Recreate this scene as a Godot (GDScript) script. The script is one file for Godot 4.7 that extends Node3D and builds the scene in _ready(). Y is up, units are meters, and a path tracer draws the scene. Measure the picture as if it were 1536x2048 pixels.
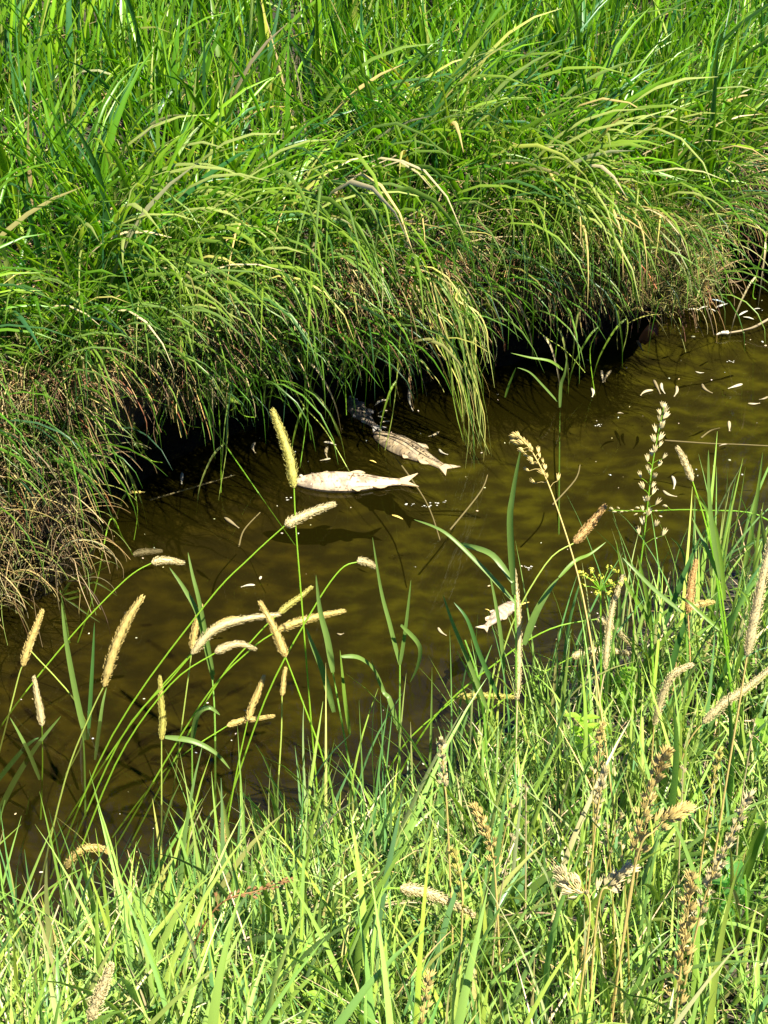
extends Node3D

const EYE := Vector3(0, 2.4, 0)
const PITCH := 35.0
const FOV := 30.0
var rng := RandomNumberGenerator.new()
var noise := FastNoiseLite.new()
var half := tan(deg_to_rad(FOV / 2.0))
var greens: Array = []
var straws: Array = []
var blade_meshes: Array = []
var mats := {}

# ---------------------------------------------------------------- places

func ray(px: float, py: float) -> Vector3:
	var nx := (px - 768.0) / 1024.0 * half
	var ny := (1024.0 - py) / 1024.0 * half
	var s := sin(deg_to_rad(PITCH))
	var c := cos(deg_to_rad(PITCH))
	return Vector3(nx, -s + c * ny, -c - s * ny)

func at_height(px: float, py: float, y: float) -> Vector3:
	var d := ray(px, py)
	return EYE + d * ((y - EYE.y) / d.y)

func at_z(px: float, py: float, z: float) -> Vector3:
	var d := ray(px, py)
	return EYE + d * ((z - EYE.z) / d.z)

func on_near(px: float, py: float) -> Vector3:
	var d := ray(px, py)
	var t := 1.2
	while t < 6.0:
		var p := EYE + d * t
		if p.y <= near_y(p.x, p.z):
			return p
		t += 0.01
	return EYE + d * 3.0

func table(keys: Array, x: float) -> float:
	if x <= keys[0].x:
		return keys[0].y
	for i in range(1, keys.size()):
		if x <= keys[i].x:
			var f: float = (x - keys[i - 1].x) / (keys[i].x - keys[i - 1].x)
			return lerpf(keys[i - 1].y, keys[i].y, f)
	return keys[keys.size() - 1].y

var lip_keys := [Vector2(-40, 2.0), Vector2(-6, -1.4), Vector2(-1.6, -2.7), Vector2(-1.0, -2.98), Vector2(-.76, -3.17), Vector2(-.62, -3.28), Vector2(-.48, -3.44), Vector2(-.3, -3.56), Vector2(-.14, -3.73), Vector2(0, -3.77), Vector2(.15, -3.87), Vector2(.32, -3.99), Vector2(.6, -4.08), Vector2(.76, -4.13), Vector2(.88, -4.34), Vector2(1.05, -4.42), Vector2(1.6, -4.72), Vector2(6, -6.3), Vector2(40, -14)]
var water_keys := [Vector2(-40, 1.8), Vector2(-6, -1.6), Vector2(-1.6, -2.8), Vector2(-1.0, -2.95), Vector2(-.76, -3.03), Vector2(-.66, -3.2), Vector2(-.6, -3.48), Vector2(-.53, -3.62), Vector2(-.38, -3.72), Vector2(-.24, -3.8), Vector2(-.08, -3.95), Vector2(.08, -3.98), Vector2(.24, -4.04), Vector2(.54, -4.16), Vector2(.72, -4.32), Vector2(1.0, -4.52), Vector2(1.6, -4.78), Vector2(6, -6.35), Vector2(40, -14.1)]
var near_keys := [Vector2(-40, 3.0), Vector2(-6, -.6), Vector2(-1.5, -1.82), Vector2(-.62, -2.1), Vector2(-.47, -2.18), Vector2(-.29, -2.28), Vector2(-.15, -2.38), Vector2(.07, -2.49), Vector2(.21, -2.64), Vector2(.35, -2.82), Vector2(.45, -2.95), Vector2(.6, -3.08), Vector2(.75, -3.2), Vector2(1.5, -3.6), Vector2(6, -5.2), Vector2(40, -12)]

func lip_z(x: float) -> float:
	return (table(lip_keys, x - .03) + table(lip_keys, x) + table(lip_keys, x + .03)) / 3.0 + noise.get_noise_2d(x * 9.0, 5.0) * .08 + noise.get_noise_2d(x * 30.0, 15.0) * .05
func edge_z(x: float) -> float:
	return table(water_keys, x) + noise.get_noise_2d(x * 12.0, 55.0) * .04
func shore_z(x: float) -> float:
	return (table(near_keys, x - .05) + table(near_keys, x) + table(near_keys, x + .05)) / 3.0 + noise.get_noise_2d(x * 7.0, 95.0) * .04

func lip_y(x: float) -> float:
	return clampf(.43 - x * (.07 if x < .3 else .12), .27, .5) + noise.get_noise_2d(x * 8.0, 25.0) * .09

func near_y(x: float, z: float) -> float:
	var s := z - shore_z(x)
	if s < 0.0:
		return maxf(-.18, s * .4)
	var reach := maxf(.4, -1.5 - shore_z(x))
	var f := s / reach
	var y := .5 * pow(f, .95) if f < 1.0 else .5 + (1.0 - exp(-(f - 1.0) * 1.3)) * .24
	return y + noise.get_noise_2d(x * 8.0, z * 8.0) * .025 * clampf(s * 5.0, 0, 1)

func far_y(x: float, z: float) -> float:
	var d := lip_z(x) - z
	return table([Vector2(0, 0), Vector2(.1, .05), Vector2(.3, .08), Vector2(.7, .12), Vector2(1.5, .15), Vector2(4, .18), Vector2(60, 1.6)], d) + lip_y(x) + noise.get_noise_2d(x * 5.0, z * 5.0) * .05

# ---------------------------------------------------------------- helpers for naming and materials

func numbered(called: String) -> String:
	if not has_node(NodePath(called)):
		return called
	var i := 1
	while has_node(NodePath("%s_%03d" % [called, i])):
		i += 1
	return "%s_%03d" % [called, i]

func tag(o: Node, label: String, category: String, group := "") -> void:
	o.set_meta("label", label)
	o.set_meta("category", category)
	if group:
		o.set_meta("group", group)

func thing(called: String, label: String, category: String, where: Vector3, group := "") -> Node3D:
	var o := Node3D.new()
	o.name = numbered(called)
	add_child(o)
	o.position = where
	tag(o, label, category, group)
	return o

func part(called: String, mesh: Mesh, material: Material, parent: Node) -> MeshInstance3D:
	var o := MeshInstance3D.new()
	o.mesh = mesh
	o.material_override = material
	var n := called
	var i := 1
	while parent.has_node(NodePath(n)):
		n = "%s_%03d" % [called, i]
		i += 1
	o.name = n
	parent.add_child(o)
	return o

func lin(r: float, g: float, b: float) -> Color:
	return Color(r, g, b).linear_to_srgb()

func leafy(r: float, g: float, b: float, through := .9, rough := .42) -> StandardMaterial3D:
	var m := StandardMaterial3D.new()
	m.albedo_color = lin(r, g, b)
	m.vertex_color_use_as_albedo = true
	m.roughness = rough
	m.metallic_specular = .45
	m.backlight_enabled = through > 0.0
	m.backlight = lin(through * r / maxf(g, r) , through * g / maxf(g, r), through * b / maxf(g, r) )
	return m

func plain(r: float, g: float, b: float, rough := .7, spec := .4) -> StandardMaterial3D:
	var m := StandardMaterial3D.new()
	m.albedo_color = lin(r, g, b)
	m.roughness = rough
	m.metallic_specular = spec
	return m

func noise_texture(freq: float, ramp: Gradient, size := 512, seed_ := 1, oct := 5) -> NoiseTexture2D:
	var t := NoiseTexture2D.new()
	t.width = size
	t.height = size
	t.seamless = true
	var n := FastNoiseLite.new()
	n.seed = seed_
	n.frequency = freq
	n.fractal_octaves = oct
	t.noise = n
	t.color_ramp = ramp
	return t

func ramp(stops: Array) -> Gradient:
	var g := Gradient.new()
	var off := PackedFloat32Array()
	var col := PackedColorArray()
	for s in stops:
		off.append(s[0])
		col.append(lin(s[1], s[2], s[3]))
	g.offsets = off
	g.colors = col
	return g

# ---------------------------------------------------------------- mesh helpers

func begin() -> SurfaceTool:
	var st := SurfaceTool.new()
	st.begin(Mesh.PRIMITIVE_TRIANGLES)
	return st

func finish(st: SurfaceTool) -> ArrayMesh:
	st.generate_normals()
	st.index()
	return st.commit()

func smooth(points: Array, per := 6) -> PackedVector3Array:
	var out := PackedVector3Array()
	var n := points.size()
	for i in n - 1:
		var a: Vector3 = points[maxi(i - 1, 0)]
		var b: Vector3 = points[i]
		var c: Vector3 = points[i + 1]
		var d: Vector3 = points[mini(i + 2, n - 1)]
		for k in per:
			out.append(b.cubic_interpolate(c, a, d, float(k) / per))
	out.append(points[n - 1])
	return out

func quad(st: SurfaceTool, a: Vector3, b: Vector3, c: Vector3, d: Vector3) -> void:
	st.add_vertex(a)
	st.add_vertex(b)
	st.add_vertex(c)
	st.add_vertex(a)
	st.add_vertex(c)
	st.add_vertex(d)

# rings of equal size, skinned; front faces outwards when rings turn clockwise seen along their direction of travel
func skin(st: SurfaceTool, rings: Array, closed := true) -> void:
	var n: int = rings[0].size()
	for i in rings.size() - 1:
		for k in (n if closed else n - 1):
			var k2 := (k + 1) % n
			quad(st, rings[i][k], rings[i + 1][k], rings[i + 1][k2], rings[i][k2])

func frame_at(p: PackedVector3Array, i: int) -> Vector3:
	return (p[mini(i + 1, p.size() - 1)] - p[maxi(i - 1, 0)]).normalized()

func tube(st: SurfaceTool, p: PackedVector3Array, r0: float, r1: float, sides := 5) -> void:
	var rings := []
	var u := Vector3(.31, .2, .9)
	for i in p.size():
		var t := frame_at(p, i)
		u = (u - t * u.dot(t)).normalized()
		var v := t.cross(u)
		var r := lerpf(r0, r1, float(i) / maxi(1, p.size() - 1))
		var ring := PackedVector3Array()
		for k in sides:
			var a := TAU * k / sides
			ring.append(p[i] + (u * cos(a) + v * sin(a)) * r)
		rings.append(ring)
	skin(st, rings)

# a leaf blade along p, folded along its midrib
func ribbon(st: SurfaceTool, p: PackedVector3Array, width: float, face: Vector3, fold := .18, twist := 0.0, blunt := .55) -> void:
	var rows := []
	var n := p.size()
	for i in n:
		var s := float(i) / (n - 1)
		var t := frame_at(p, i)
		var side := t.cross(face).normalized()
		if twist != 0.0:
			side = side.rotated(t, twist * s)
		var up := side.cross(t)
		var w := width * .5 * minf(1.0, blunt + s * 2.6) * pow(maxf(0.0, 1.0 - pow(s, 2.4)), .8)
		w = maxf(w, .0002)
		var ring := PackedVector3Array([p[i] - side * w, p[i] - up * w * fold * 2.0, p[i] + side * w])
		var k := rng.randf_range(.85, 1.12)
		var dry := clampf((s - .78) * 4.0, 0, 1)
		rows.append([ring, Color(k, k, k).lerp(Color(2.1, 1.35, 1.1), dry), Color(k * 1.35, k * 1.2, k * 1.1).lerp(Color(2.1, 1.35, 1.1), dry)])
	for i in n - 1:
		for k in 2:
			for v in [[i, k], [i + 1, k], [i + 1, k + 1], [i, k], [i + 1, k + 1], [i, k + 1]]:
				st.set_color(rows[v[0]][2 if v[1] == 1 else 1])
				st.add_vertex(rows[v[0]][0][v[1]])

func make_blade(bend: float, ratio: float, twist: float, curl: float, segs := 7) -> ArrayMesh:
	var p := PackedVector3Array([Vector3.ZERO])
	var at := Vector3.ZERO
	for i in segs:
		var s := (i + .5) / segs
		var th := bend * pow(s, 1.25)
		at += Vector3(curl * s * s * .8, cos(th), sin(th)) / segs
		p.append(at)
	var st := begin()
	var n := p.size()
	var rows := []
	for i in n:
		var s := float(i) / (n - 1)
		var t := frame_at(p, i)
		var side := Vector3.RIGHT.rotated(t, twist * s)
		side = (side - t * side.dot(t)).normalized()
		var up := side.cross(t)
		var w := maxf(ratio * .5 * minf(1.0, .55 + s * 3.0) * pow(maxf(0.0, 1.0 - pow(s, 2.6)), .75), ratio * .03)
		rows.append([p[i] - side * w, p[i] - up * w * .35, p[i] + side * w, s])
	for i in n - 1:
		for k in 2:
			var a: Array = rows[i]
			var b: Array = rows[i + 1]
			for v in [[a, k], [b, k], [b, k + 1], [a, k], [b, k + 1], [a, k + 1]]:
				var s: float = v[0][3]
				# paler sheath at the foot, drier yellow point
				var c := Color(1.0, 1.0, 1.0).lerp(Color(1.5, 1.12, 1.0), clampf((s - .75) * 3.0, 0, 1))
				st.set_color(c)
				st.add_vertex(v[0][v[1]])
	return finish(st)

# ---------------------------------------------------------------- scattered growth: many copies of a few meshes

var heaps := {}

func heap(key: String, variant: int, t: Transform3D, c: Color) -> void:
	if not heaps.has(key):
		heaps[key] = {}
	if not heaps[key].has(variant):
		heaps[key][variant] = [[], []]
	heaps[key][variant][0].append(t)
	heaps[key][variant][1].append(c)

func commit_heap(key: String, parent: Node3D, called: String, meshes: Array, material: Material) -> void:
	for v in heaps.get(key, {}):
		var list: Array = heaps[key][v]
		var mm := MultiMesh.new()
		mm.transform_format = MultiMesh.TRANSFORM_3D
		mm.use_colors = true
		mm.mesh = meshes[v]
		mm.instance_count = list[0].size()
		for i in list[0].size():
			mm.set_instance_transform(i, list[0][i])
			mm.set_instance_color(i, list[1][i])
		var o := MultiMeshInstance3D.new()
		o.multimesh = mm
		o.material_override = material
		var n := called
		var k := 1
		while parent.has_node(NodePath(n)):
			n = "%s_%03d" % [called, k]
			k += 1
		o.name = n
		o.set_meta("kind", "stuff")
		parent.add_child(o)

func stuff(called: String, label: String, category: String) -> Node3D:
	var o := Node3D.new()
	o.name = called
	o.set_meta("kind", "stuff")
	tag(o, label, category)
	add_child(o)
	return o

# yaw 0 leans towards the camera (+z), 90 degrees leans to +x
func pose(p: Vector3, yaw: float, tilt: float, size: float, wide := 1.0) -> Transform3D:
	var b := Basis(Vector3.UP, yaw) * Basis(Vector3.RIGHT, tilt)
	return Transform3D(b * Basis.from_scale(Vector3(size * wide, size, size)), p)

func tint(base: Color, spread := .25) -> Color:
	var k := 1.0 + rng.randf_range(-spread, spread)
	return Color(base.r * k * rng.randf_range(.85, 1.2), base.g * k, base.b * k * rng.randf_range(.7, 1.3))

# ---------------------------------------------------------------- the camera, sky and sun come first

func _ready() -> void:
	rng.seed = 20240611
	noise.seed = 7
	noise.frequency = .35
	noise.fractal_octaves = 3

	var cam := Camera3D.new()
	cam.name = "camera"
	cam.position = EYE
	cam.rotation_degrees = Vector3(-PITCH, 0, 0)
	cam.fov = FOV
	cam.near = .05
	cam.far = 300
	add_child(cam)
	cam.current = true

	var sky := ProceduralSkyMaterial.new()
	sky.sky_top_color = Color(.22, .42, .78)
	sky.sky_horizon_color = Color(.62, .74, .86)
	sky.sky_curve = .12
	sky.ground_bottom_color = Color(.1, .12, .06)
	sky.ground_horizon_color = Color(.3, .35, .25)
	var env := Environment.new()
	env.background_mode = Environment.BG_SKY
	env.sky = Sky.new()
	env.sky.sky_material = sky
	env.background_energy_multiplier = .35
	env.tonemap_mode = Environment.TONE_MAPPER_LINEAR
	env.tonemap_exposure = 4.2
	env.sdfgi_enabled = true
	env.ssao_enabled = true
	env.ssil_enabled = true
	var we := WorldEnvironment.new()
	we.name = "world_environment"
	we.environment = env
	add_child(we)

	var sun := DirectionalLight3D.new()
	sun.name = "sun"
	sun.light_energy = 1.6
	sun.light_color = Color(1, .97, .9)
	sun.light_angular_distance = .5
	sun.shadow_enabled = true
	add_child(sun)
	sun.look_at_from_position(Vector3.ZERO, -Vector3(.42, 1.0, .3), Vector3.FORWARD)

	make_materials()
	setting()
	far_grass()
	bank_face()
	tussocks()
	near_grass()
	dead_fish()
	small_fish()
	flotsam()
	water_plants()
	foxtails()
	panicles()
	herbs()

func make_materials() -> void:
	mats.grass = leafy(1, 1, 1, 1.0)
	mats.grass.backlight = lin(.8, 1.0, .12)
	mats.grass.metallic_specular = .5
	mats.grass.roughness = .36
	mats.near = leafy(1, 1, 1, 1.0, .38)
	mats.near.backlight = lin(.62, .72, .3)
	mats.straw = leafy(1, 1, 1, .5, .7)
	mats.straw.backlight = lin(.4, .33, .2)
	mats.moss = leafy(1, 1, 1, .5, .7)
	mats.moss.backlight = lin(.45, .5, .15)
	for c in [[.06, .15, .03], [.15, .24, .05], [.15, .25, .03], [.2, .31, .03], [.34, .4, .1]]:
		greens.append(leafy(c[0], c[1], c[2], 1.0, .42))
	for c in [[.46, .36, .12], [.38, .25, .09], [.46, .39, .2], [.2, .11, .04], [.36, .33, .08]]:
		straws.append(leafy(c[0], c[1], c[2], .5, .65))
	# bends from upright to folded over, slim and broad
	for spec in [[.25, .017, .5, .05], [.6, .018, .8, -.08], [1.0, .017, 1.0, .1], [1.5, .016, .6, -.1], [2.0, .014, 1.2, .12], [2.6, .013, .8, -.05], [.4, .03, .9, .1], [.9, .03, 1.3, -.1], [1.6, .026, .8, .12], [.7, .05, .7, -.06], [1.3, .05, 1.2, .1], [2.2, .021, 1.6, -.2]]:
		blade_meshes.append(make_blade(spec[0], spec[1], spec[2], spec[3]))

# ---------------------------------------------------------------- ground and water

func columns(fine: float) -> Array:
	var xs := []
	var x := -40.0
	while x < 40.0:
		xs.append(x)
		var a := absf(x + .0)
		x += fine if a < 1.7 else (.25 if a < 4.0 else 3.0)
	xs.append(40.0)
	return xs

func sheet(xs: Array, profile: Callable, shade: Variant = null) -> ArrayMesh:
	var st := begin()
	var rows := []
	for x in xs:
		rows.append(profile.call(x))
	for i in rows.size() - 1:
		for k in rows[i].size() - 1:
			if shade != null:
				for v in [rows[i][k], rows[i][k + 1], rows[i + 1][k + 1], rows[i][k], rows[i + 1][k + 1], rows[i + 1][k]]:
					st.set_color(shade.call(v))
					st.add_vertex(v)
			else:
				quad(st, rows[i][k], rows[i][k + 1], rows[i + 1][k + 1], rows[i + 1][k])
	return finish(st)

func structure(called: String, mesh: Mesh, m: Material, label: String) -> void:
	var o := part(called, mesh, m, self)
	o.set_meta("kind", "structure")
	tag(o, label, called.replace("_", " "))

func setting() -> void:
	var xs := columns(.03)
	var earth := StandardMaterial3D.new()
	earth.albedo_texture = noise_texture(.012, ramp([[0, .006, .005, .002], [.45, .016, .013, .005], [.6, .028, .022, .009], [1, .05, .038, .016]]), 512, 3)
	earth.uv1_triplanar = true
	earth.uv1_world_triplanar = true
	earth.uv1_scale = Vector3(1.7, 1.7, 1.7)
	earth.roughness = .95
	earth.heightmap_enabled = true
	earth.heightmap_texture = noise_texture(.03, ramp([[0, 0, 0, 0], [1, 1, 1, 1]]), 512, 4)
	earth.heightmap_scale = 3.0
	var far_profile := func(x: float) -> Array:
		var zl := lip_z(x)
		var ze := edge_z(x)
		var yl := lip_y(x)
		var j := noise.get_noise_2d(x * 20.0, 300.0) * .06
		var row := [Vector3(x, -.42, ze - .34), Vector3(x, -.05, ze - .28), Vector3(x, .08, ze - .2 + j), Vector3(x, .13, minf(ze - .1, zl - .12) + j), Vector3(x, yl * .5, zl - .1 - j), Vector3(x, yl * .68, zl - .04 + j * .6), Vector3(x, yl * .86, zl - .02 + j * .3), Vector3(x, yl + .005, zl - .04)]
		for d in [.1, .2, .35, .55, .8, 1.1, 1.5, 2.0, 2.6, 3.4, 5.0, 9.0, 20.0, 60.0]:
			row.append(Vector3(x, far_y(x, zl - d), zl - d))
		row.reverse()
		return row
	structure("far_bank", sheet(xs, far_profile), earth, "undercut earth bank rising to the grassy meadow across the stream")
	# bright algae grow towards the right, brown silt lies on the left
	var algae := func(p: Vector3) -> Color:
		var g := clampf((p.x + .35) / .9 + noise.get_noise_2d(p.x * 6.0, p.z * 6.0) * .9, 0, 1)
		return Color(.43, .36, .26).lerp(Color(.78, .84, .62), g)
	var bed := StandardMaterial3D.new()
	bed.albedo_texture = noise_texture(.009, ramp([[0, .014, .010, .0007], [.36, .026, .020, .0011], [.5, .04, .032, .0016], [.66, .06, .05, .002], [1, .11, .09, .004]]), 1024, 11, 6)
	bed.uv1_triplanar = true
	bed.uv1_world_triplanar = true
	bed.uv1_scale = Vector3(.9, .9, 1.5)
	bed.roughness = .9
	bed.vertex_color_use_as_albedo = true
	bed.metallic_specular = .2
	var bed_profile := func(x: float) -> Array:
		var zn := shore_z(x)
		var ze := edge_z(x) - .36
		var row := []
		for k in 15:
			var f := k / 14.0
			var z := lerpf(zn, ze, f)
			var y := maxf(near_y(x, z), -.18 + noise.get_noise_2d(x * 9.0, z * 9.0) * .05)
			row.append(Vector3(x, y - .003, z))
		row.reverse()
		return row
	structure("stream_bed", sheet(xs, bed_profile, algae), bed, "brown and olive algae covered bed under the shallow water")
	var near_profile := func(x: float) -> Array:
		var zn := shore_z(x)
		var row := []
		for d in [-.02, .0, .05, .1, .16, .24, .34, .46, .6, .8, 1.0, 1.3, 1.7, 2.2, 3.0, 5.0, 10.0, 40.0]:
			row.append(Vector3(x, near_y(x, zn + d), zn + d))
		return row
	structure("near_bank", sheet(xs, near_profile), earth, "sloping earth bank under the grass on the near side")
	var water := StandardMaterial3D.new()
	water.transparency = BaseMaterial3D.TRANSPARENCY_ALPHA
	var wc := lin(.0082, .0069, .0006)
	water.albedo_color = Color(wc.r, wc.g, wc.b, .45)
	water.roughness = .03
	water.metallic_specular = .27
	var nt := noise_texture(.008, null, 512, 21, 3)
	nt.as_normal_map = true
	nt.bump_strength = 1.5
	water.normal_enabled = true
	water.normal_texture = nt
	water.normal_scale = .12
	water.uv1_triplanar = true
	water.uv1_world_triplanar = true
	water.uv1_scale = Vector3(1.3, 1.3, 2.2)
	var water_profile := func(x: float) -> Array:
		var ze := edge_z(x) - .3
		var zn := shore_z(x) + .03
		return [Vector3(x, 0, ze), Vector3(x, 0, lerpf(ze, zn, .5)), Vector3(x, 0, zn)]
	structure("water", sheet(xs, water_profile), water, "still murky brown green water of the narrow stream")

# ---------------------------------------------------------------- growth on the far side

func far_grass() -> void:
	var root := stuff("meadow_grass", "dense lush green meadow grass covering the far bank", "grass")
	var tries := 0
	for i in 27000:
		var x := rng.randf_range(-1.75, 1.75)
		var d := pow(rng.randf(), 1.25) * 3.0
		var z := lip_z(x) - d + .0
		if z < -6.9:
			continue
		if absf(x) > .45 + absf(z) * .25:
			continue
		var clump := noise.get_noise_2d(x * 14.0, z * 14.0)
		if rng.randf() > .62 + clump * 1.6:
			continue
		var p := Vector3(x, far_y(x, z) - .01, z)
		# towards the edge the growth leans over the water and to the right
		var edge := clampf(1.0 - d / .5, 0, 1)
		var flow := noise.get_noise_2d(x * 3.0 + 40.0, z * 3.0)
		var yaw := rng.randf_range(-PI, PI) * (1.0 - edge * .35) + (.05 + flow * 3.6) * edge
		var v: int
		if edge > .2:
			v = [0, 1, 2, 3, 6, 7, 7, 8, 11, 8][rng.randi() % 10]
		else:
			v = [0, 0, 1, 6, 6, 6, 7, 7, 8, 9, 2][rng.randi() % 11]
		var size := rng.randf_range(.16, .34) * (1.0 + clump * .5) * (1.0 + edge * .3)
		var base := Color(.1, .235, .008)
		var pick := rng.randf()
		if pick < .18:
			base = Color(.045, .15, .04)
		elif pick < .4:
			base = Color(.18, .34, .012)
		elif pick < .48:
			base = Color(.3, .38, .08)
		elif pick < .49 + edge * .03:
			base = Color(.4, .36, .16)
		base = base.lerp(Color(.02, .07, .012), clampf(-clump * .8, 0, .6))
		heap("far", v, pose(p, yaw, rng.randf_range(-.2, .4) + edge * .1, size, rng.randf_range(.8, 1.25)), tint(base))
	commit_heap("far", root, "blades", blade_meshes, mats.grass)
	# dead thatch low among the living blades
	var dry := stuff("meadow_thatch", "dry tan thatch lying between the meadow blades", "dead grass")
	for i in 3000:
		var x := rng.randf_range(-1.6, 1.6)
		var d := pow(rng.randf(), 2.0) * 2.0 - .02
		var z := lip_z(x) - d
		var p := Vector3(x, far_y(x, z) + rng.randf_range(0, .05), z)
		var v: int = [1, 2, 3, 4][rng.randi() % 4]
		heap("thatch", v, pose(p, rng.randf_range(-PI, PI), rng.randf_range(.7, 1.5), rng.randf_range(.1, .28), .7), tint(Color(.2, .16, .06), .4))
	commit_heap("thatch", dry, "straws", blade_meshes, mats.straw)

func strand_mesh(bend: float, wig: float) -> ArrayMesh:
	var pts := []
	var at := Vector3.ZERO
	pts.append(at)
	for i in 6:
		var s := (i + 1) / 6.0
		var th := 1.2 - bend * s
		at += Vector3(sin(s * 7.0 + wig * 5.0) * wig, sin(th), cos(th)) / 6.0
		pts.append(at)
	var st := begin()
	tube(st, smooth(pts, 2), .009, .004, 3)
	return finish(st)

func bank_face() -> void:
	# roots, dead stems and old straw hanging down the undercut face
	var hang := stuff("hanging_straw", "brown dead straw and rootlets hanging down the undercut bank", "straw")
	var strands := []
	for k in 6:
		strands.append(strand_mesh(1.95 + k * .16, .08 + .05 * (k % 3)))
	for i in 8000:
		var x := rng.randf_range(-1.5, 1.5)
		if x > .8 and rng.randf() < .85:
			continue
		var yl := lip_y(x)
		# how far down the straw reaches changes along the bank
		var down := clampf(.42 + noise.get_noise_2d(x * 16.0, 820.0) * 1.1, .1, .85)
		if x > .12 and x < .78:
			down = minf(down, .22 + .2 * rng.randf())
		if x < -.64:
			down = .1
		elif x < -.36:
			down = maxf(down, .5)
		elif x > -.36 and x < -.12:
			down = maxf(down, .6)
		var f := lerpf(down, 1.0, rng.randf())
		var patch := noise.get_noise_2d(x * 12.0, 700.0 + f * 6.0)
		if rng.randf() > .6 + patch * 1.5:
			continue
		var y := yl * lerpf(.05, 1.04, f)
		var z := lip_z(x) + lerpf(-.12, .0, f) + rng.randf_range(-.05, .05)
		var tone := rng.randf()
		var c := Color(.16, .11, .045)
		if tone < .25:
			c = Color(.1, .05, .02)
		elif tone < .5:
			c = Color(.33, .26, .1)
		elif tone < .68:
			c = Color(.2, .22, .06)
		elif tone < .74:
			c = Color(.25, .09, .03)
		var len := rng.randf_range(.06, .2) * (1.25 if rng.randf() < .12 else 1.0)
		heap("hang", rng.randi() % 6, pose(Vector3(x, y, z), rng.randf_range(-1.1, 1.3), rng.randf_range(-.4, .3), len, rng.randf_range(.7, 1.3)), tint(c, .35))
	for i in 1100:
		var x := rng.randf_range(-1.0, -.6)
		var f := rng.randf()
		var z := lip_z(x) + rng.randf_range(-.12, .1) + (1.0 - f) * .06
		var c: Color = [Color(.14, .105, .04), Color(.2, .15, .055), Color(.08, .05, .02), Color(.14, .18, .03), Color(.28, .24, .1)][rng.randi() % 5]
		heap("hang", rng.randi() % 6, pose(Vector3(x, lip_y(x) * f + .02, z), rng.randf_range(-1.2, 2.0), rng.randf_range(-.5, .5), rng.randf_range(.07, .2), rng.randf_range(.7, 1.3)), tint(c, .35))
	commit_heap("hang", hang, "strands", strands, mats.straw)
	# green skirt of finer blades folding over the lip
	var skirt := stuff("bank_skirt_grass", "fine grass folding over the lip of the far bank", "grass")
	for i in 6500:
		var x := rng.randf_range(-1.5, 1.5)
		if x > .86 and rng.randf() < .7:
			continue
		var f := rng.randf()
		var thick := noise.get_noise_2d(x * 13.0, 1200.0 + f * 3.0)
		if rng.randf() > .5 + thick * 1.7:
			continue
		var y := lip_y(x) * lerpf(.38, 1.08, f)
		var z := lip_z(x) - .02 + rng.randf_range(-.06, .05)
		var c := Color(.08, .2, .015)
		var tone := rng.randf()
		if tone < .3:
			c = Color(.14, .26, .04)
		elif tone < .38:
			c = Color(.29, .3, .1)
		elif tone < .55:
			c = Color(.04, .1, .04)
		heap("skirt", [3, 4, 5, 5, 4, 11][rng.randi() % 6], pose(Vector3(x, y, z), rng.randf_range(-.7, 1.25), rng.randf_range(-.2, .6), rng.randf_range(.12, .42), rng.randf_range(.6, 1.0)), tint(c, .4))
	commit_heap("skirt", skirt, "blades", blade_meshes, mats.grass)
	# pale mossy mound at the right
	var mound := thing("mossy_mound", "rounded mound of pale yellow green moss and fine straw bulging from the far bank", "moss", Vector3(.6, .3, -4.03))
	var st := begin()
	var rings := []
	for i in 9:
		var th := PI * i / 8.0
		var ring := PackedVector3Array()
		for k in 18:
			var a := -TAU * k / 18.0
			var n := Vector3(sin(th) * cos(a), cos(th), sin(th) * sin(a))
			var r := 1.0 + noise.get_noise_3d(n.x * 6.0, n.y * 6.0, n.z * 6.0) * .35
			ring.append(Vector3(n.x * .13, n.y * .09, n.z * .06) * r)
		rings.append(ring)
	skin(st, rings)
	part("cushion", finish(st), plain(.04, .035, .012, .95, .2), mound)
	for i in 3400:
		var th := acos(rng.randf_range(-.75, 1.0))
		var a := rng.randf_range(-.3, PI + .3)
		var n := Vector3(sin(th) * cos(a), cos(th), sin(th) * sin(a))
		var p := Vector3(n.x * .16, n.y * .12, n.z * .09) * (1.0 + noise.get_noise_3d(n.x * 6.0, n.y * 6.0, n.z * 6.0) * .6) * rng.randf_range(.9, 1.15)
		var c: Color = [Color(.22, .21, .05), Color(.28, .25, .09), Color(.14, .18, .03), Color(.17, .11, .045)][rng.randi() % 4]
		heap("moss", [3, 7, 8, 9, 10][rng.randi() % 5], pose(p, rng.randf_range(-PI, PI), rng.randf_range(-1.4, 1.4), rng.randf_range(.02, .05) * (2.2 if rng.randf() < .12 else 1.0), .9), tint(c, .4))
	commit_heap("moss", mound, "fuzz", blade_meshes, mats.moss)

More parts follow.
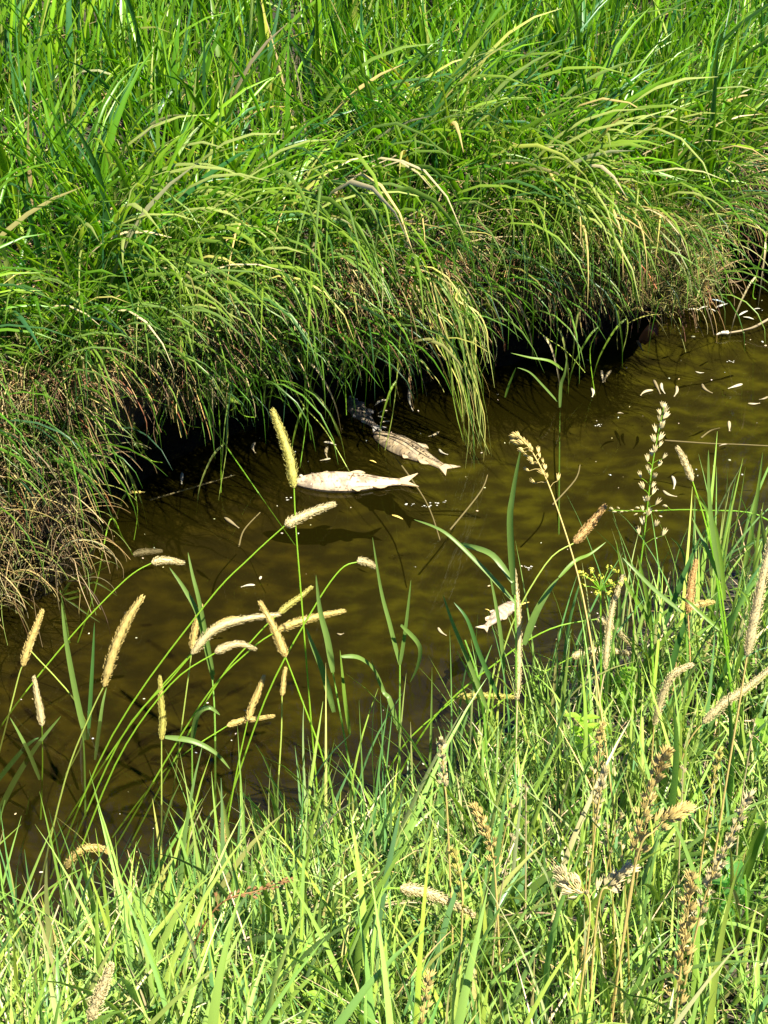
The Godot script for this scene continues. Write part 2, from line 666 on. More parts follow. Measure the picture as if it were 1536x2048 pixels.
func tussock(label: String, x: float, back: float, yaw: float, spread: float, size: float, count: int, folds: Array, dry: float, reach := .13, pale := false) -> void:
	var p := Vector3(x, far_y(x, lip_z(x) - back), lip_z(x) - back)
	var t := thing("grass_tussock", label, "grass tussock", p, "grass tussocks leaning over the far bank")
	for i in count:
		var a := rng.randf_range(0, TAU)
		var r := reach * sqrt(rng.randf())
		var q := Vector3(cos(a) * r * 1.5, 0, sin(a) * r)
		q.y = far_y(p.x + q.x, minf(p.z + q.z, lip_z(p.x + q.x))) - p.y - .01
		var m: Material = straws[[0, 2, 4][rng.randi() % 3]] if rng.randf() < dry else greens[([3, 4, 4, 3, 2] if pale else [0, 1, 2, 2, 3, 2, 1])[rng.randi() % 5]]
		var b := part("blade", blade_meshes[folds[rng.randi() % folds.size()]], m, t)
		b.transform = pose(q, yaw + rng.randf_range(-spread, spread), rng.randf_range(-.1, .35), size * rng.randf_range(.5, 1.15), rng.randf_range(.65, 1.35))

func tussocks() -> void:
	tussock("long tussock of pale blades arching right above the dark left undercut", -.42, .12, .6, .8, .46, 75, [3, 8, 8, 7, 2], .03, .13, true)
	tussock("shaggy tussock with bright arching tips low on the left of the far bank", -.46, .03, .45, .7, .44, 75, [4, 8, 5, 8, 11, 3], .04, .13, true)
	tussock("tussock at the left edge drooping over brown straw", -.72, .1, .3, .8, .38, 60, [3, 4, 11, 8], .18)
	tussock("tall upright fountain of grass at the middle of the far bank", -.03, .26, .2, 1.6, .45, 110, [1, 2, 2, 3, 7, 8], .04)
	tussock("limp tussock trailing long thin stems into the water at mid bank", -.13, .03, .2, .5, .6, 50, [4, 5, 5, 11], .2, .1)
	tussock("wide tussock sweeping right over the middle of the far lip", .27, .12, .5, .9, .46, 75, [3, 8, 8, 7, 2], .03, .13, true)
	tussock("pale streaked tussock combed down over the right hand straw face", .42, .03, .3, .5, .5, 80, [4, 8, 5, 11], .1, .13, true)
	tussock("sparse tussock with thin stems at the far right above the dark hollow", .76, .15, .6, .5, .42, 45, [3, 4, 2], .12)
	tussock("dense tussock behind the pale mossy mound", .62, .35, .6, .9, .45, 80, [1, 2, 3, 7], .05)
	tussock("short bushy tussock left of the drooping plume", .05, .04, .1, .8, .4, 60, [3, 4, 5, 8], .12)
	tussock("hanging green blades over the left undercut, tips touching the water", -.4, .0, .5, .6, .44, 70, [4, 5, 11, 5, 3], .04, .1)
	tussock("hanging green blades between the left undercut and the limp tussock", -.25, .0, .4, .6, .42, 60, [4, 5, 11, 5], .04, .1)
	tussock("fresh green blades folding down over the left bank above the straw", -.56, .02, .7, .6, .42, 70, [4, 5, 11, 3], .05, .12)
	tussock("green blades spilling over the straw at the far left edge", -.7, -.02, .5, .8, .36, 60, [4, 5, 11, 3], .1, .12)
	tussock("fan of green blades hanging right of the drooping plume", .28, .0, .2, .7, .4, 60, [4, 5, 11, 3], .08, .1)
	tussock("ragged green and straw blades hanging to the water below the pale mound", .56, -.02, .1, .6, .36, 60, [4, 5, 11, 5], .3, .1)
	tussock("straw mixed blades hanging straight down between the plume and the mound", .42, -.03, .1, .5, .4, 60, [5, 5, 11, 4], .3, .1)
	# the plume that hangs into the water
	var top := Vector3(.13, .36, -3.86)
	var t := thing("drooping_plume", "thick drooping plume of pale green grass hanging from the lip into the water", "grass tussock", top)
	for i in 52:
		var k := rng.randf_range(-1, 1)
		var reach := pow(rng.randf(), .55)
		var z := -3.73 + rng.randf_range(-.06, .07)
		var lane := [Vector2(838, 560), Vector2(868, 556), Vector2(893, 630), Vector2(920, 730), Vector2(944, 850), Vector2(952, 960)]
		var list := []
		for j in 6:
			var q: Vector2 = lane[j]
			if j > 0:
				q.y = 556.0 + (q.y - 556.0) * lerpf(.3, 1.0, reach)
			var wide := lerpf(62.0, 24.0, j / 5.0)
			var v := at_z(q.x + k * wide + rng.randf_range(-16, 16), q.y + absf(k) * 22.0 * (1.0 if j < 3 else .3) + rng.randf_range(-6, 6), z + (-.09 if j == 0 else .02 * j))
			v.y = maxf(v.y, .004)
			list.append(v - top)
		var st := begin()
		ribbon(st, smooth(list, 4), rng.randf_range(.002, .0055), Vector3(rng.randf_range(-.6, .6), .5, .8), .2, rng.randf_range(-2.5, 2.5))
		part("blade", finish(st), straws[[0, 4, 4][rng.randi() % 3]] if rng.randf() < .15 else greens[[0, 1, 2, 3, 3, 4][rng.randi() % 6]], t)
	trailing_stems()

# long thin stems that hang from the far lip down to the water, each its own plant
func trailing_stems() -> void:
	var i := 0
	for r in [
		["thin stem hanging straight into the water above the large pale fish", [612, 560, 616, 700, 613, 800, 622, 880]],
		["stem bent over the lip and hanging beside the dim grey fish", [665, 590, 688, 640, 690, 740, 693, 830]],
		["stem crossing the hanging ones, slanting from the undercut to the large fish tail", [560, 700, 600, 800, 650, 860, 700, 945]],
		["bundle stem with a dry leaf hanging over the foxtail tip", [640, 640, 622, 760, 612, 850, 600, 935]],
		["arched stem dipping into the dark water at the left", [330, 620, 420, 720, 440, 860, 442, 985]],
		["long arched stem dipping further right of the dark left water", [300, 560, 400, 650, 455, 830, 437, 1000]],
		["slanting straight stem running from the left bank to the middle of the water", [335, 720, 430, 860, 520, 990, 590, 1090]],
		["drooping stem low on the left bank with its tip on the water", [230, 900, 262, 960, 275, 1020, 268, 1080]],
		["bent reedy stem with a knee hanging right of the plume", [1000, 560, 1075, 660, 1130, 700, 1170, 745]],
		["thin stem hanging from the pale streaked tussock to the water", [1100, 540, 1115, 640, 1112, 700, 1110, 720]],
		["stem with a sharp elbow close over the water right of the plume", [1150, 590, 1200, 640, 1180, 700, 1190, 790]],
		["stem curling like a hook over the right water edge", [1215, 590, 1250, 630, 1255, 660, 1245, 705]],
		["pale stem hanging in the dark hollow at the far right", [1530, 470, 1515, 540, 1506, 590, 1512, 598]],
		["tall thin stem falling down the right straw face", [1455, 320, 1475, 390, 1478, 450, 1476, 510]],
		["thin stem trailing beside the plume towards the mottled fish tail", [800, 620, 795, 740, 785, 830, 770, 900]]]:
		var px := pts2(r[1])
		var z := -3.5 if px[0].x < 500 else (-3.66 if px[0].x < 850 else -3.95)
		if px[0].x > 1300:
			z = -4.2
		var list := []
		for p in px:
			var q := at_z(p.x, p.y, z)
			if q.y < -.02:
				q = at_height(p.x, p.y, -.01)
			list.append(q)
		var base: Vector3 = list[0]
		list = shifted(list, base)
		list.insert(0, list[0] + Vector3(-.03, -.03, -.16))
		var t := thing("trailing_stem", r[0], "grass stalk", base, "stems trailing from the far bank into the water")
		var p := smooth(list, 5)
		var st := begin()
		tube(st, p, .0017, .0009, 5)
		part("stem", finish(st), greens[[2, 3, 4][i % 3]], t)
		for k in 2:
			var at: Vector3 = p[6 + k * 5]
			var st2 := begin()
			var side := rng.randf_range(-.5, .5)
			ribbon(st2, smooth([at, at + Vector3(side * .06, -.02, .02), at + Vector3(side * .13, -.09, .03), at + Vector3(side * .16, -.17, .03)], 4), .005, Vector3(.2, .5, .8), .2, 1.2)
			part("leaf", finish(st2), greens[[3, 4, 2][(i + k) % 3]] if i % 4 else straws[2], t)
		i += 1


# ---------------------------------------------------------------- growth on the near side

func near_grass() -> void:
	var root := stuff("bank_grass", "short bright grass covering the near bank", "grass")
	for i in 32000:
		var x := rng.randf_range(-1.3, 1.3)
		var s := rng.randf()
		var zn := shore_z(x)
		var z := lerpf(zn - .02, -1.0, pow(s, .85))
		if absf(x) > .32 + absf(z) * .23:
			continue
		var d := z - zn
		var clump := noise.get_noise_2d(x * 20.0, z * 20.0)
		var bare := clampf(1.0 - d / .3, 0, 1) * clampf((x - .2) * 3.0, .25, .85)
		if rng.randf() > .85 + clump * .7 - bare:
			continue
		var p := Vector3(x, near_y(x, z) - .008, z)
		var v: int = [0, 1, 6, 7, 8, 9, 10, 9, 10, 6, 7, 7][rng.randi() % 12]
		var size := rng.randf_range(.08, .19) * (1.0 + clump * .5) * (1.0 - .1 * clampf(1.0 - d / .35, 0, 1))
		if rng.randf() < .07:
			size *= rng.randf_range(1.4, 2.0)
			v = [0, 1, 6, 7, 2][rng.randi() % 5]
		if v >= 9:
			size *= .7
		var base := Color(.215, .34, .06)
		var pick := rng.randf()
		if pick < .2:
			base = Color(.1, .2, .055)
		elif pick < .45:
			base = Color(.27, .39, .08)
		elif pick < .55:
			base = Color(.3, .32, .12)
		elif pick < .57:
			base = Color(.4, .38, .17)
		base = base.lerp(Color(.06, .13, .02), clampf(-clump, 0, .4))
		heap("near", v, pose(p, rng.randf_range(-PI, PI), rng.randf_range(-.2, .45), size, rng.randf_range(.95, 1.55)), tint(base))
	# taller slim blades along the water's edge
	for i in 380:
		var x := rng.randf_range(-.95, .75)
		var z := shore_z(x) + rng.randf_range(-.06, .3)
		var c: Color = [Color(.15, .28, .05), Color(.2, .33, .06), Color(.1, .22, .06), Color(.32, .38, .12)][rng.randi() % 4]
		heap("near", [0, 0, 1, 1, 2, 6][rng.randi() % 6], pose(Vector3(x, near_y(x, z) - .01, z), rng.randf_range(-PI, PI), rng.randf_range(-.25, .35), rng.randf_range(.15, .37), rng.randf_range(.6, 1.0)), tint(c))
	commit_heap("near", root, "blades", blade_meshes, mats.near)
	var dry := stuff("bank_thatch", "dry straw litter among the near bank grass", "dead grass")
	for i in 1500:
		var x := rng.randf_range(-1.2, 1.2)
		var z := lerpf(shore_z(x), -1.1, rng.randf())
		var p := Vector3(x, near_y(x, z) + rng.randf_range(.0, .05), z)
		heap("litter", [0, 1, 2, 3][rng.randi() % 4], pose(p, rng.randf_range(-PI, PI), rng.randf_range(.6, 1.5), rng.randf_range(.06, .2), .8), tint(Color(.38, .3, .16), .3))
	commit_heap("litter", dry, "straws", blade_meshes, mats.straw)

# ---------------------------------------------------------------- the fish

func fish_texture(seed_: int, pale: Color, dark: Color, marks: float) -> ImageTexture:
	var im := Image.create(384, 192, false, Image.FORMAT_RGB8)
	var n := FastNoiseLite.new()
	n.seed = seed_
	n.frequency = .03
	var n2 := FastNoiseLite.new()
	n2.seed = seed_ + 5
	n2.frequency = .012
	for y in 192:
		for x in 384:
			var u := x / 384.0
			var v := y / 192.0      # 0 belly edge .. .25 upper flank .. .5 back .. 1
			var c := pale
			# scale rows
			var sc := absf(sin(x * .32 + (PI if int(y / 9.0) % 2 else 0.0)) * sin(y * .349))
			c = c.darkened(.06 * (1.0 - sc))
			c = c.lerp(Color(.36, .32, .27), clampf(n2.get_noise_2d(x * 1.5, y * 1.5) * 2.2, 0, .65))
			c = c.lerp(Color(.68, .62, .52), clampf(-n.get_noise_2d(x, y) * 1.2, 0, .35))
			# blood flush and dark lines along the flank
			var line := .25 + n2.get_noise_2d(x, 40) * .05
			if u > .45 and absf(v - line) < .014 and n.get_noise_2d(x * 2.2, y) > -.1:
				c = c.lerp(dark, .75 * marks)
			for k in 3:
				var uu := .2 + k * .13 + sin(v * 12.0 + k * 2.0) * .025
				if absf(u - uu) < .005 and n.get_noise_2d(x, y * 1.5 + k * 70) > -.12:
					c = c.lerp(dark, .3 * marks)
			if n.get_noise_2d(x * 1.6 + 300, y * 1.6) > .38:
				c = c.lerp(dark, .5 * marks)
			if u < .03:
				c = c.lerp(Color(.35, .25, .2), .5)
			if v > .45 and v < .95:
				c = c.lerp(dark, .35)
			im.set_pixel(x, y, c)
	return ImageTexture.create_from_image(im)

# head at -x, tail at +x, lying on its side; positions are in fractions of the length
func fish(label: String, head: Vector3, tail: Vector3, deep: float, bend: float, tex: Texture2D, fins: Color, sink: float, roll := 0.0) -> Node3D:
	var along := tail - head
	var length := along.length()
	var t := thing("dead_fish", label, "fish", head.lerp(tail, .5) + Vector3(0, sink, 0), "larger dead fish in the stream")
	t.rotation = Vector3(0, atan2(-along.z, along.x), 0)
	var spine := func(u: float) -> Vector3:
		return Vector3((u - .5) * length, 0, sin((u - .1) * 2.6) * bend * length)
	var widths := [Vector2(0, .1), Vector2(.02, .3), Vector2(.06, .48), Vector2(.12, .66), Vector2(.2, .84), Vector2(.32, 1.0), Vector2(.45, .98), Vector2(.57, .82), Vector2(.68, .58), Vector2(.78, .39), Vector2(.86, .33)]
	var st := begin()
	var nu := 30
	var nv := 18
	var rows := []
	for i in nu + 1:
		var u := .86 * i / nu
		var w := (table(widths, u - .02) + table(widths, u) + table(widths, u + .02)) / 3.0 * deep * length * .5
		if i == 0:
			w *= .4
		var th := w * .75 * (1.0 - u * .35)
		var c: Vector3 = spine.call(u)
		var row := []
		for k in nv + 1:
			var a := TAU * k / nv + roll
			# belly (+z) a little fuller than the back
			var zz := cos(a) * w * (1.1 if cos(a) > 0 else .9)
			row.append([c + Vector3(0, sin(a) * th, zz), Vector2(u, float(k) / nv)])
		rows.append(row)
	for i in nu:
		for k in nv:
			for v in [rows[i][k], rows[i][k + 1], rows[i + 1][k + 1], rows[i][k], rows[i + 1][k + 1], rows[i + 1][k]]:
				st.set_uv(v[1])
				st.add_vertex(v[0])
	st.generate_normals()
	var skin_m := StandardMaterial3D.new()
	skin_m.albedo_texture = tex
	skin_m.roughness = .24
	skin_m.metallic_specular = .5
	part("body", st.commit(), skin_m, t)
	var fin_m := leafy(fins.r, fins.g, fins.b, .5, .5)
	var fan := func(called: String, root0: Vector3, root1: Vector3, tips: Array) -> void:
		var s := begin()
		var n := tips.size()
		var top := []
		var low := []
		for i in n:
			var f := float(i) / (n - 1)
			var r := root0.lerp(root1, f)
			var lift := Vector3(0, .0012, 0)
			top.append([r + lift * 1.6, r.lerp(tips[i], .5) + lift * (1.4 + .8 * (i % 2)), tips[i] + lift * .5])
			low.append([r - lift * 1.6, r.lerp(tips[i], .5) - lift, tips[i] - lift * .5])
		for i in n - 1:
			for j in 2:
				quad(s, top[i][j], top[i + 1][j], top[i + 1][j + 1], top[i][j + 1])
				quad(s, low[i][j], low[i][j + 1], low[i + 1][j + 1], low[i + 1][j])
		part(called, finish(s), fin_m, t)
	var q: Vector3 = spine.call(.85)
	var e: Vector3 = spine.call(1.0)
	var dirx := (e - q).normalized()
	var dz := Vector3(-dirx.z, 0, dirx.x)
	var l := length
	var h := deep * l
	var tips := []
	for f in [-1.0, -.8, -.55, -.3, 0.0, .3, .55, .8, 1.0]:
		tips.append(q + dirx * (.07 + .085 * absf(f)) * l + dz * f * h * .42 + Vector3(0, absf(f) * .004, 0))
	fan.call("tail_fin", q - dz * h * .15, q + dz * h * .15, tips)
	var place := func(called: String, u0: float, u1: float, side: float, out: float, slant: float) -> void:
		var a: Vector3 = spine.call(u0) + Vector3(0, .002, side * table(widths, u0) * h * .46)
		var b: Vector3 = spine.call(u1) + Vector3(0, .002, side * table(widths, u1) * h * .46)
		var list := []
		for i in 6:
			var f := i / 5.0
			list.append(a.lerp(b, f) + Vector3(slant * l, .002, side * out * l * sin(.5 + f * 2.2)))
		fan.call(called, a, b, list)
	place.call("dorsal_fin", .42, .53, -1.0, .045, .05)
	place.call("pelvic_fin", .44, .5, 1.0, .05, .05)
	place.call("anal_fin", .62, .72, 1.0, .045, .04)
	place.call("pectoral_fin", .2, .24, -1.0, .04, .05)
	var eye := SphereMesh.new()
	eye.radius = h * .07
	eye.height = h * .1
	eye.radial_segments = 10
	eye.rings = 6
	var eo := part("eye", eye, plain(.25, .22, .18, .2, .6), t)
	eo.position = spine.call(.065) + Vector3(0, h * .21, -h * .05)
	# gill cover
	var g := begin()
	var pts := []
	for i in 7:
		var f := i / 6.0 * 2.0 - 1.0
		var c: Vector3 = spine.call(.175 - .03 * f * f)
		var w := table(widths, .175) * h * .5
		pts.append(c + Vector3(0, w * .62 * sqrt(maxf(.02, 1.0 - f * f * .8)) * .94 + .0005, f * w * .9))
	tube(g, smooth(pts, 3), .0012, .0012, 4)
	part("gill_cover", finish(g), plain(.5, .36, .28, .45), t)
	return t

func dead_fish() -> void:
	var pale := Color(.67, .6, .5)
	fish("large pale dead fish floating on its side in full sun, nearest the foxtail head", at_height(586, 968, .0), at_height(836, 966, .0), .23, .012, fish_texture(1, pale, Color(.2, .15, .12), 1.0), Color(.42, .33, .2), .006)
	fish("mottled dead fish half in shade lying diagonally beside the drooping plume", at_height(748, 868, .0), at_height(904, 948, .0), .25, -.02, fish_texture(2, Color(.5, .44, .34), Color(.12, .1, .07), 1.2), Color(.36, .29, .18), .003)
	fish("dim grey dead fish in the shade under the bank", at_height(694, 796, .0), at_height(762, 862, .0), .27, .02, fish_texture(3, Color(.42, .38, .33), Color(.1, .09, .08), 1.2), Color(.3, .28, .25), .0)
	fish("small white dead fish floating near the reeds of the near shore", at_height(1034, 1206, .0), at_height(964, 1266, .0), .27, .02, fish_texture(4, Color(.58, .52, .44), Color(.3, .26, .22), .8), Color(.4, .34, .22), .004)

func fry_mesh(bend: float) -> ArrayMesh:
	var st := begin()
	var rings := []
	for i in 11:
		var u := i / 10.0
		var w: float = table([Vector2(0, .03), Vector2(.08, .1), Vector2(.25, .135), Vector2(.5, .115), Vector2(.75, .06), Vector2(.88, .03), Vector2(1, .065)], u)
		var th: float = w * .7 if u < .85 else .012
		var c := Vector3(u - .5, 0, sin(u * PI) * bend)
		var ring := PackedVector3Array()
		for k in 8:
			var a := TAU * k / 8.0
			ring.append(c + Vector3(0, cos(a) * th, sin(a) * w))
		rings.append(ring)
	rings.reverse()
	skin(st, rings)
	return finish(st)

func small_fish() -> void:
	var shapes := [fry_mesh(0), fry_mesh(.12), fry_mesh(-.12), fry_mesh(.2)]
	var skins := [plain(.26, .22, .13, .4), plain(.16, .13, .07, .4), plain(.3, .27, .19, .4)]
	var i := 0
	# head x, head y, tail x, tail y, what tells it apart
	for r in [
		[1203, 741, 1206, 765, "left fish of the tight pair pointing tails together on open water"],
		[1222, 741, 1209, 764, "right fish of the tight pair pointing tails together on open water"],
		[1183, 776, 1184, 794, "tiny upright fish just below the pair with tails together"],
		[1306, 780, 1281, 791, "slanting fish at the left of the cluster above the oat panicle"],
		[1307, 760, 1321, 788, "curved fish in the middle of the cluster above the oat panicle"],
		[1323, 766, 1330, 787, "stout fish touching its neighbour in the cluster above the oat panicle"],
		[1353, 772, 1348, 793, "upright fish at the right of the cluster above the oat panicle"],
		[1404, 768, 1425, 786, "fish slanting down to the right on the open water"],
		[1485, 768, 1456, 777, "curved fish lying nearly level towards the right side of the water"],
		[1496, 807, 1520, 806, "straight level fish by the right side of the water"],
		[1536, 793, 1518, 799, "fish cut by the right edge of the view"],
		[1391, 743, 1408, 745, "tiny level fish below the round pale blob"],
		[1458, 842, 1459, 862, "tiny upright fish alone on the right side of the water"],
		[1454, 888, 1438, 892, "small fish beside the sunken stalk"],
		[1344, 952, 1347, 978, "upright fish between the oat panicle and the pale foxtail"],
		[1326, 981, 1354, 993, "slanting fish under the pale foxtail head"],
		[1274, 681, 1286, 702, "small fish beside the red brown leaf under the bank"],
		[768, 799, 750, 811, "fish above the dim grey fish under the bank"],
		[778, 797, 765, 801, "pale fish highest of those around the dim grey fish"],
		[776, 821, 756, 827, "fish lying right of the dim grey fish"],
		[756, 832, 770, 836, "fish close below the shaded right flank of the dim grey fish"],
		[779, 842, 760, 846, "lowest fish by the tail of the dim grey fish"],
		[878, 863, 856, 873, "thin fish above the tail of the mottled fish"],
		[878, 898, 896, 909, "fish just right of the mottled fish back"],
		[661, 917, 640, 921, "level fish between the hanging stems and the large pale fish"],
		[655, 893, 655, 916, "upright fish between the hanging stems and the large pale fish"],
		[648, 884, 672, 890, "fish tangled in the hanging stems over the large pale fish"],
		[510, 884, 511, 906, "upright fish under the dark left undercut"],
		[449, 1035, 478, 1056, "curved slim fish alone on the dark left water"],
		[510, 1170, 482, 1174, "slim level fish on the near left water"],
		[158, 1077, 142, 1081, "small fish beside the straw of the left bank"],
		[674, 1267, 688, 1266, "bright blunt fish on the near middle water"],
		[364, 945, 363, 968, "upright fish hidden among the left hanging blades"],
		[876, 1255, 893, 1271, "yellowish fish on the near water left of the small white fish"],
		[1235, 826, 1247, 827, "speck sized fish left of the oat panicle top"],
		[820, 775, 826, 822, "long pale fish hanging under the bank left of the plume"],
		[1430, 1270, 1375, 1266, "long pale fish stranded at the muddy near shore"],
		[1450, 1235, 1420, 1240, "pale fish stranded farthest out on the muddy shore"]]:
		var h := at_height(r[0], r[1], .003)
		var t := at_height(r[2], r[3], .003)
		var m := h.lerp(t, .5)
		var ground := near_y(m.x, m.z)
		if ground > 0:
			h = at_height(r[0], r[1], ground + .008)
			t = at_height(r[2], r[3], ground + .008)
		var o := part(numbered("small_fish"), shapes[i % 4], skins[i % 3], self)
		tag(o, "small pale dead fish, " + r[4], "fish", "small dead fish strewn over the stream")
		o.position = h.lerp(t, .5)
		var a := t - h
		o.rotation.y = atan2(-a.z, a.x)
		var l := maxf(.013, a.length())
		o.scale = Vector3(l, maxf(l * .8, .016), clampf(l * .8, .018, .032))
		i += 1

# ---------------------------------------------------------------- leaves, twigs, foam

func flotsam() -> void:
	var i := 0
	for r in [[1437, 602, 26, "bluish narrow leaf floating highest in the dark hollow"], [1444, 611, 30, "long grey leaf below the bluish one in the dark hollow"], [1387, 619, 24, "dim leaf at the left of the dark hollow"], [1407, 615, 22, "dim leaf between two others in the dark hollow"], [1424, 620, 16, "short leaf at the middle of the dark hollow"], [1487, 626, 26, "steeply slanting leaf at the right of the dark hollow"], [1497, 636, 22, "leaf lowest at the right of the dark hollow"], [1514, 618, 16, "leaf farthest right in the dark hollow"], [795, 1034, 22, "yellow sunken leaf near the foam below the large fish"], [1050, 1207, 16, "yellow leaf touching the small white fish"], [746, 923, 14, "yellow leaf between the two larger fish"], [270, 985, 40, "tan narrow leaf on dark water by the left blades"], [975, 1220, 9, "tiny yellow leaf left of the small white fish"]]:
		var p := at_height(r[0], r[1], .004)
		var st := begin()
		var l: float = r[2] * .00125 * .5
		var a := rng.randf_range(-.7, .7)
		var d := Vector3(cos(a), 0, sin(a) * 1.3)
		ribbon(st, smooth([-d * l, Vector3(.0, .003, .002), d * l], 4), l * .4, Vector3.UP, .15, .2, .2)
		var o := part(numbered("floating_leaf"), finish(st), [plain(.3, .38, .42, .35), plain(.3, .29, .24, .5), plain(.45, .34, .08, .5)][0 if i == 0 else (1 if i < 8 else 2)], self)
		o.position = p
		tag(o, r[3], "leaf", "fallen leaves on the water")
		i += 1
	var red := thing("red_brown_leaf", "curled red brown leaf standing out of the shaded water under the bank", "leaf", at_height(1300, 682, 0))
	var st2 := begin()
	ribbon(st2, smooth([Vector3(-.02, -.01, 0), Vector3(-.008, .03, .01), Vector3(.008, .045, .0), Vector3(.016, .02, .012)], 4), .03, Vector3(0, .2, 1), .4, .5)
	part("leaf_blade", finish(st2), leafy(.11, .04, .015, .4, .5), red)
	var twig := thing("floating_twig", "thin pale twig with a forked end reaching in over the water at far right", "twig", at_height(1440, 668, .01))
	var o0 := twig.position
	var st := begin()
	tube(st, smooth([Vector3.ZERO, at_height(1490, 660, .015) - o0, at_height(1520, 648, .03) - o0, at_height(1575, 615, .06) - o0], 4), .0025, .004)
	part("main_stem", finish(st), plain(.2, .16, .09), twig)
	st = begin()
	tube(st, smooth([at_height(1488, 661, .015) - o0, at_height(1505, 657, .03) - o0, at_height(1516, 652, .04) - o0], 3), .002, .001)
	part("side_stem", finish(st), plain(.2, .16, .09), twig)
	st = begin()
	tube(st, smooth([Vector3(-.01, 0, .004), Vector3(.004, .004, 0), Vector3(.02, .002, -.004)], 3), .002, .006)
	part("pale_tip", finish(st), plain(.36, .33, .26), twig)
	var sunk := [["long sunken stalk lying level under the right side of the water", [Vector2(1330, 881), Vector2(1420, 887), Vector2(1480, 889), Vector2(1580, 894)]], ["short sunken stalk slanting near the lone upright fish", [Vector2(1402, 876), Vector2(1420, 862), Vector2(1440, 856)]], ["crooked sunken stem left of the middle of the dark water", [Vector2(478, 1092), Vector2(488, 1060), Vector2(520, 1025)]], ["sunken stem slanting below the foxtail head in mid water", [Vector2(900, 1060), Vector2(960, 985), Vector2(975, 950)]], ["sunken stem under the grass plume", [Vector2(780, 900), Vector2(850, 1000), Vector2(880, 1080)]], ["pale sunken straw in the right hand shallows", [Vector2(1105, 1010), Vector2(1150, 960), Vector2(1160, 930)]], ["sunken straw in front of the left blades", [Vector2(300, 1000), Vector2(420, 965), Vector2(470, 950)]]]
	for r in sunk:
		var pts := []
		for p in r[1]:
			pts.append(at_height(p.x, p.y, -.012 - rng.randf() * .02))
		var s := begin()
		var base: Vector3 = pts[0]
		for k in pts.size():
			pts[k] -= base
		tube(s, smooth(pts, 5), .0022, .0014)
		var o := part(numbered("sunken_stalk"), finish(s), plain(.3, .24, .1), self)
		o.position = base
		tag(o, r[0], "stalk", "stalks under the water")
	# tiny bubbles, seeds and foam
	var root := stuff("floating_specks", "tiny pale specks of foam, seeds and bubbles on the water", "foam")
	var speck := SphereMesh.new()
	speck.radius = .5
	speck.height = .6
	speck.radial_segments = 8
	speck.rings = 4
	var sm := plain(1, 1, 1, .5)
	sm.vertex_color_use_as_albedo = true
	for k in 300:
		var x := rng.randf_range(-1.2, 1.2)
		var z := lerpf(edge_z(x) + .05, shore_z(x) - .02, rng.randf())
		if noise.get_noise_2d(x * 10.0, z * 10.0 + 300.0) < -.12:
			continue
		var s := rng.randf_range(.001, .0035) * (1.7 if rng.randf() < .12 else 1.0)
		heap("specks", 0, Transform3D(Basis(Vector3.UP, rng.randf() * 6.0) * Basis.from_scale(Vector3(s * rng.randf_range(1, 2.2), s, s)), Vector3(x, .001, z)), tint([Color(.3, .27, .18), Color(.2, .17, .09), Color(.36, .34, .27)][k % 3]))
	for r in [[850, 1013], [883, 1004], [868, 1008], [820, 1010], [1056, 1137], [1058, 1132], [575, 997], [1460, 724], [1198, 850]]:
		for k in 5:
			var p := at_height(r[0] + rng.randf_range(-9, 9), r[1] + rng.randf_range(-3, 3), .001)
			var s := rng.randf_range(.001, .0038)
			heap("specks", 0, Transform3D(Basis.from_scale(Vector3(s * 1.6, s * .7, s)), p), Color(.3, .29, .25))
	commit_heap("specks", root, "specks", [speck], sm)

# ---------------------------------------------------------------- stalks and reeds drawn through points in space

# points of a stalk: the first stands on the ground, the others lean dz farther away as they go
func path3(px: Array, dz: float, lift := 0.0) -> Array:
	var first: Vector2 = px[0]
	var base := on_near(first.x, first.y)
	base.y -= .01
	var total := 0.0
	var runs := [0.0]
	for i in range(1, px.size()):
		total += (px[i] - px[i - 1]).length()
		runs.append(total)
	var out := [base]
	for i in range(1, px.size()):
		out.append(at_z(px[i].x, px[i].y, base.z + dz * pow(runs[i] / total, 1.2)))
	return out

func pts2(flat: Array) -> Array:
	var out := []
	for i in range(0, flat.size(), 2):
		out.append(Vector2(flat[i], flat[i + 1]))
	return out

func shifted(list: Array, base: Vector3) -> Array:
	var out := []
	for p in list:
		out.append(p - base)
	return out

func head_width(s: float) -> float:
	return minf(1.0, .45 + s * 4.0) * (1.0 - .62 * pow(s, 2.2)) * (1.0 if s < .96 else .6)

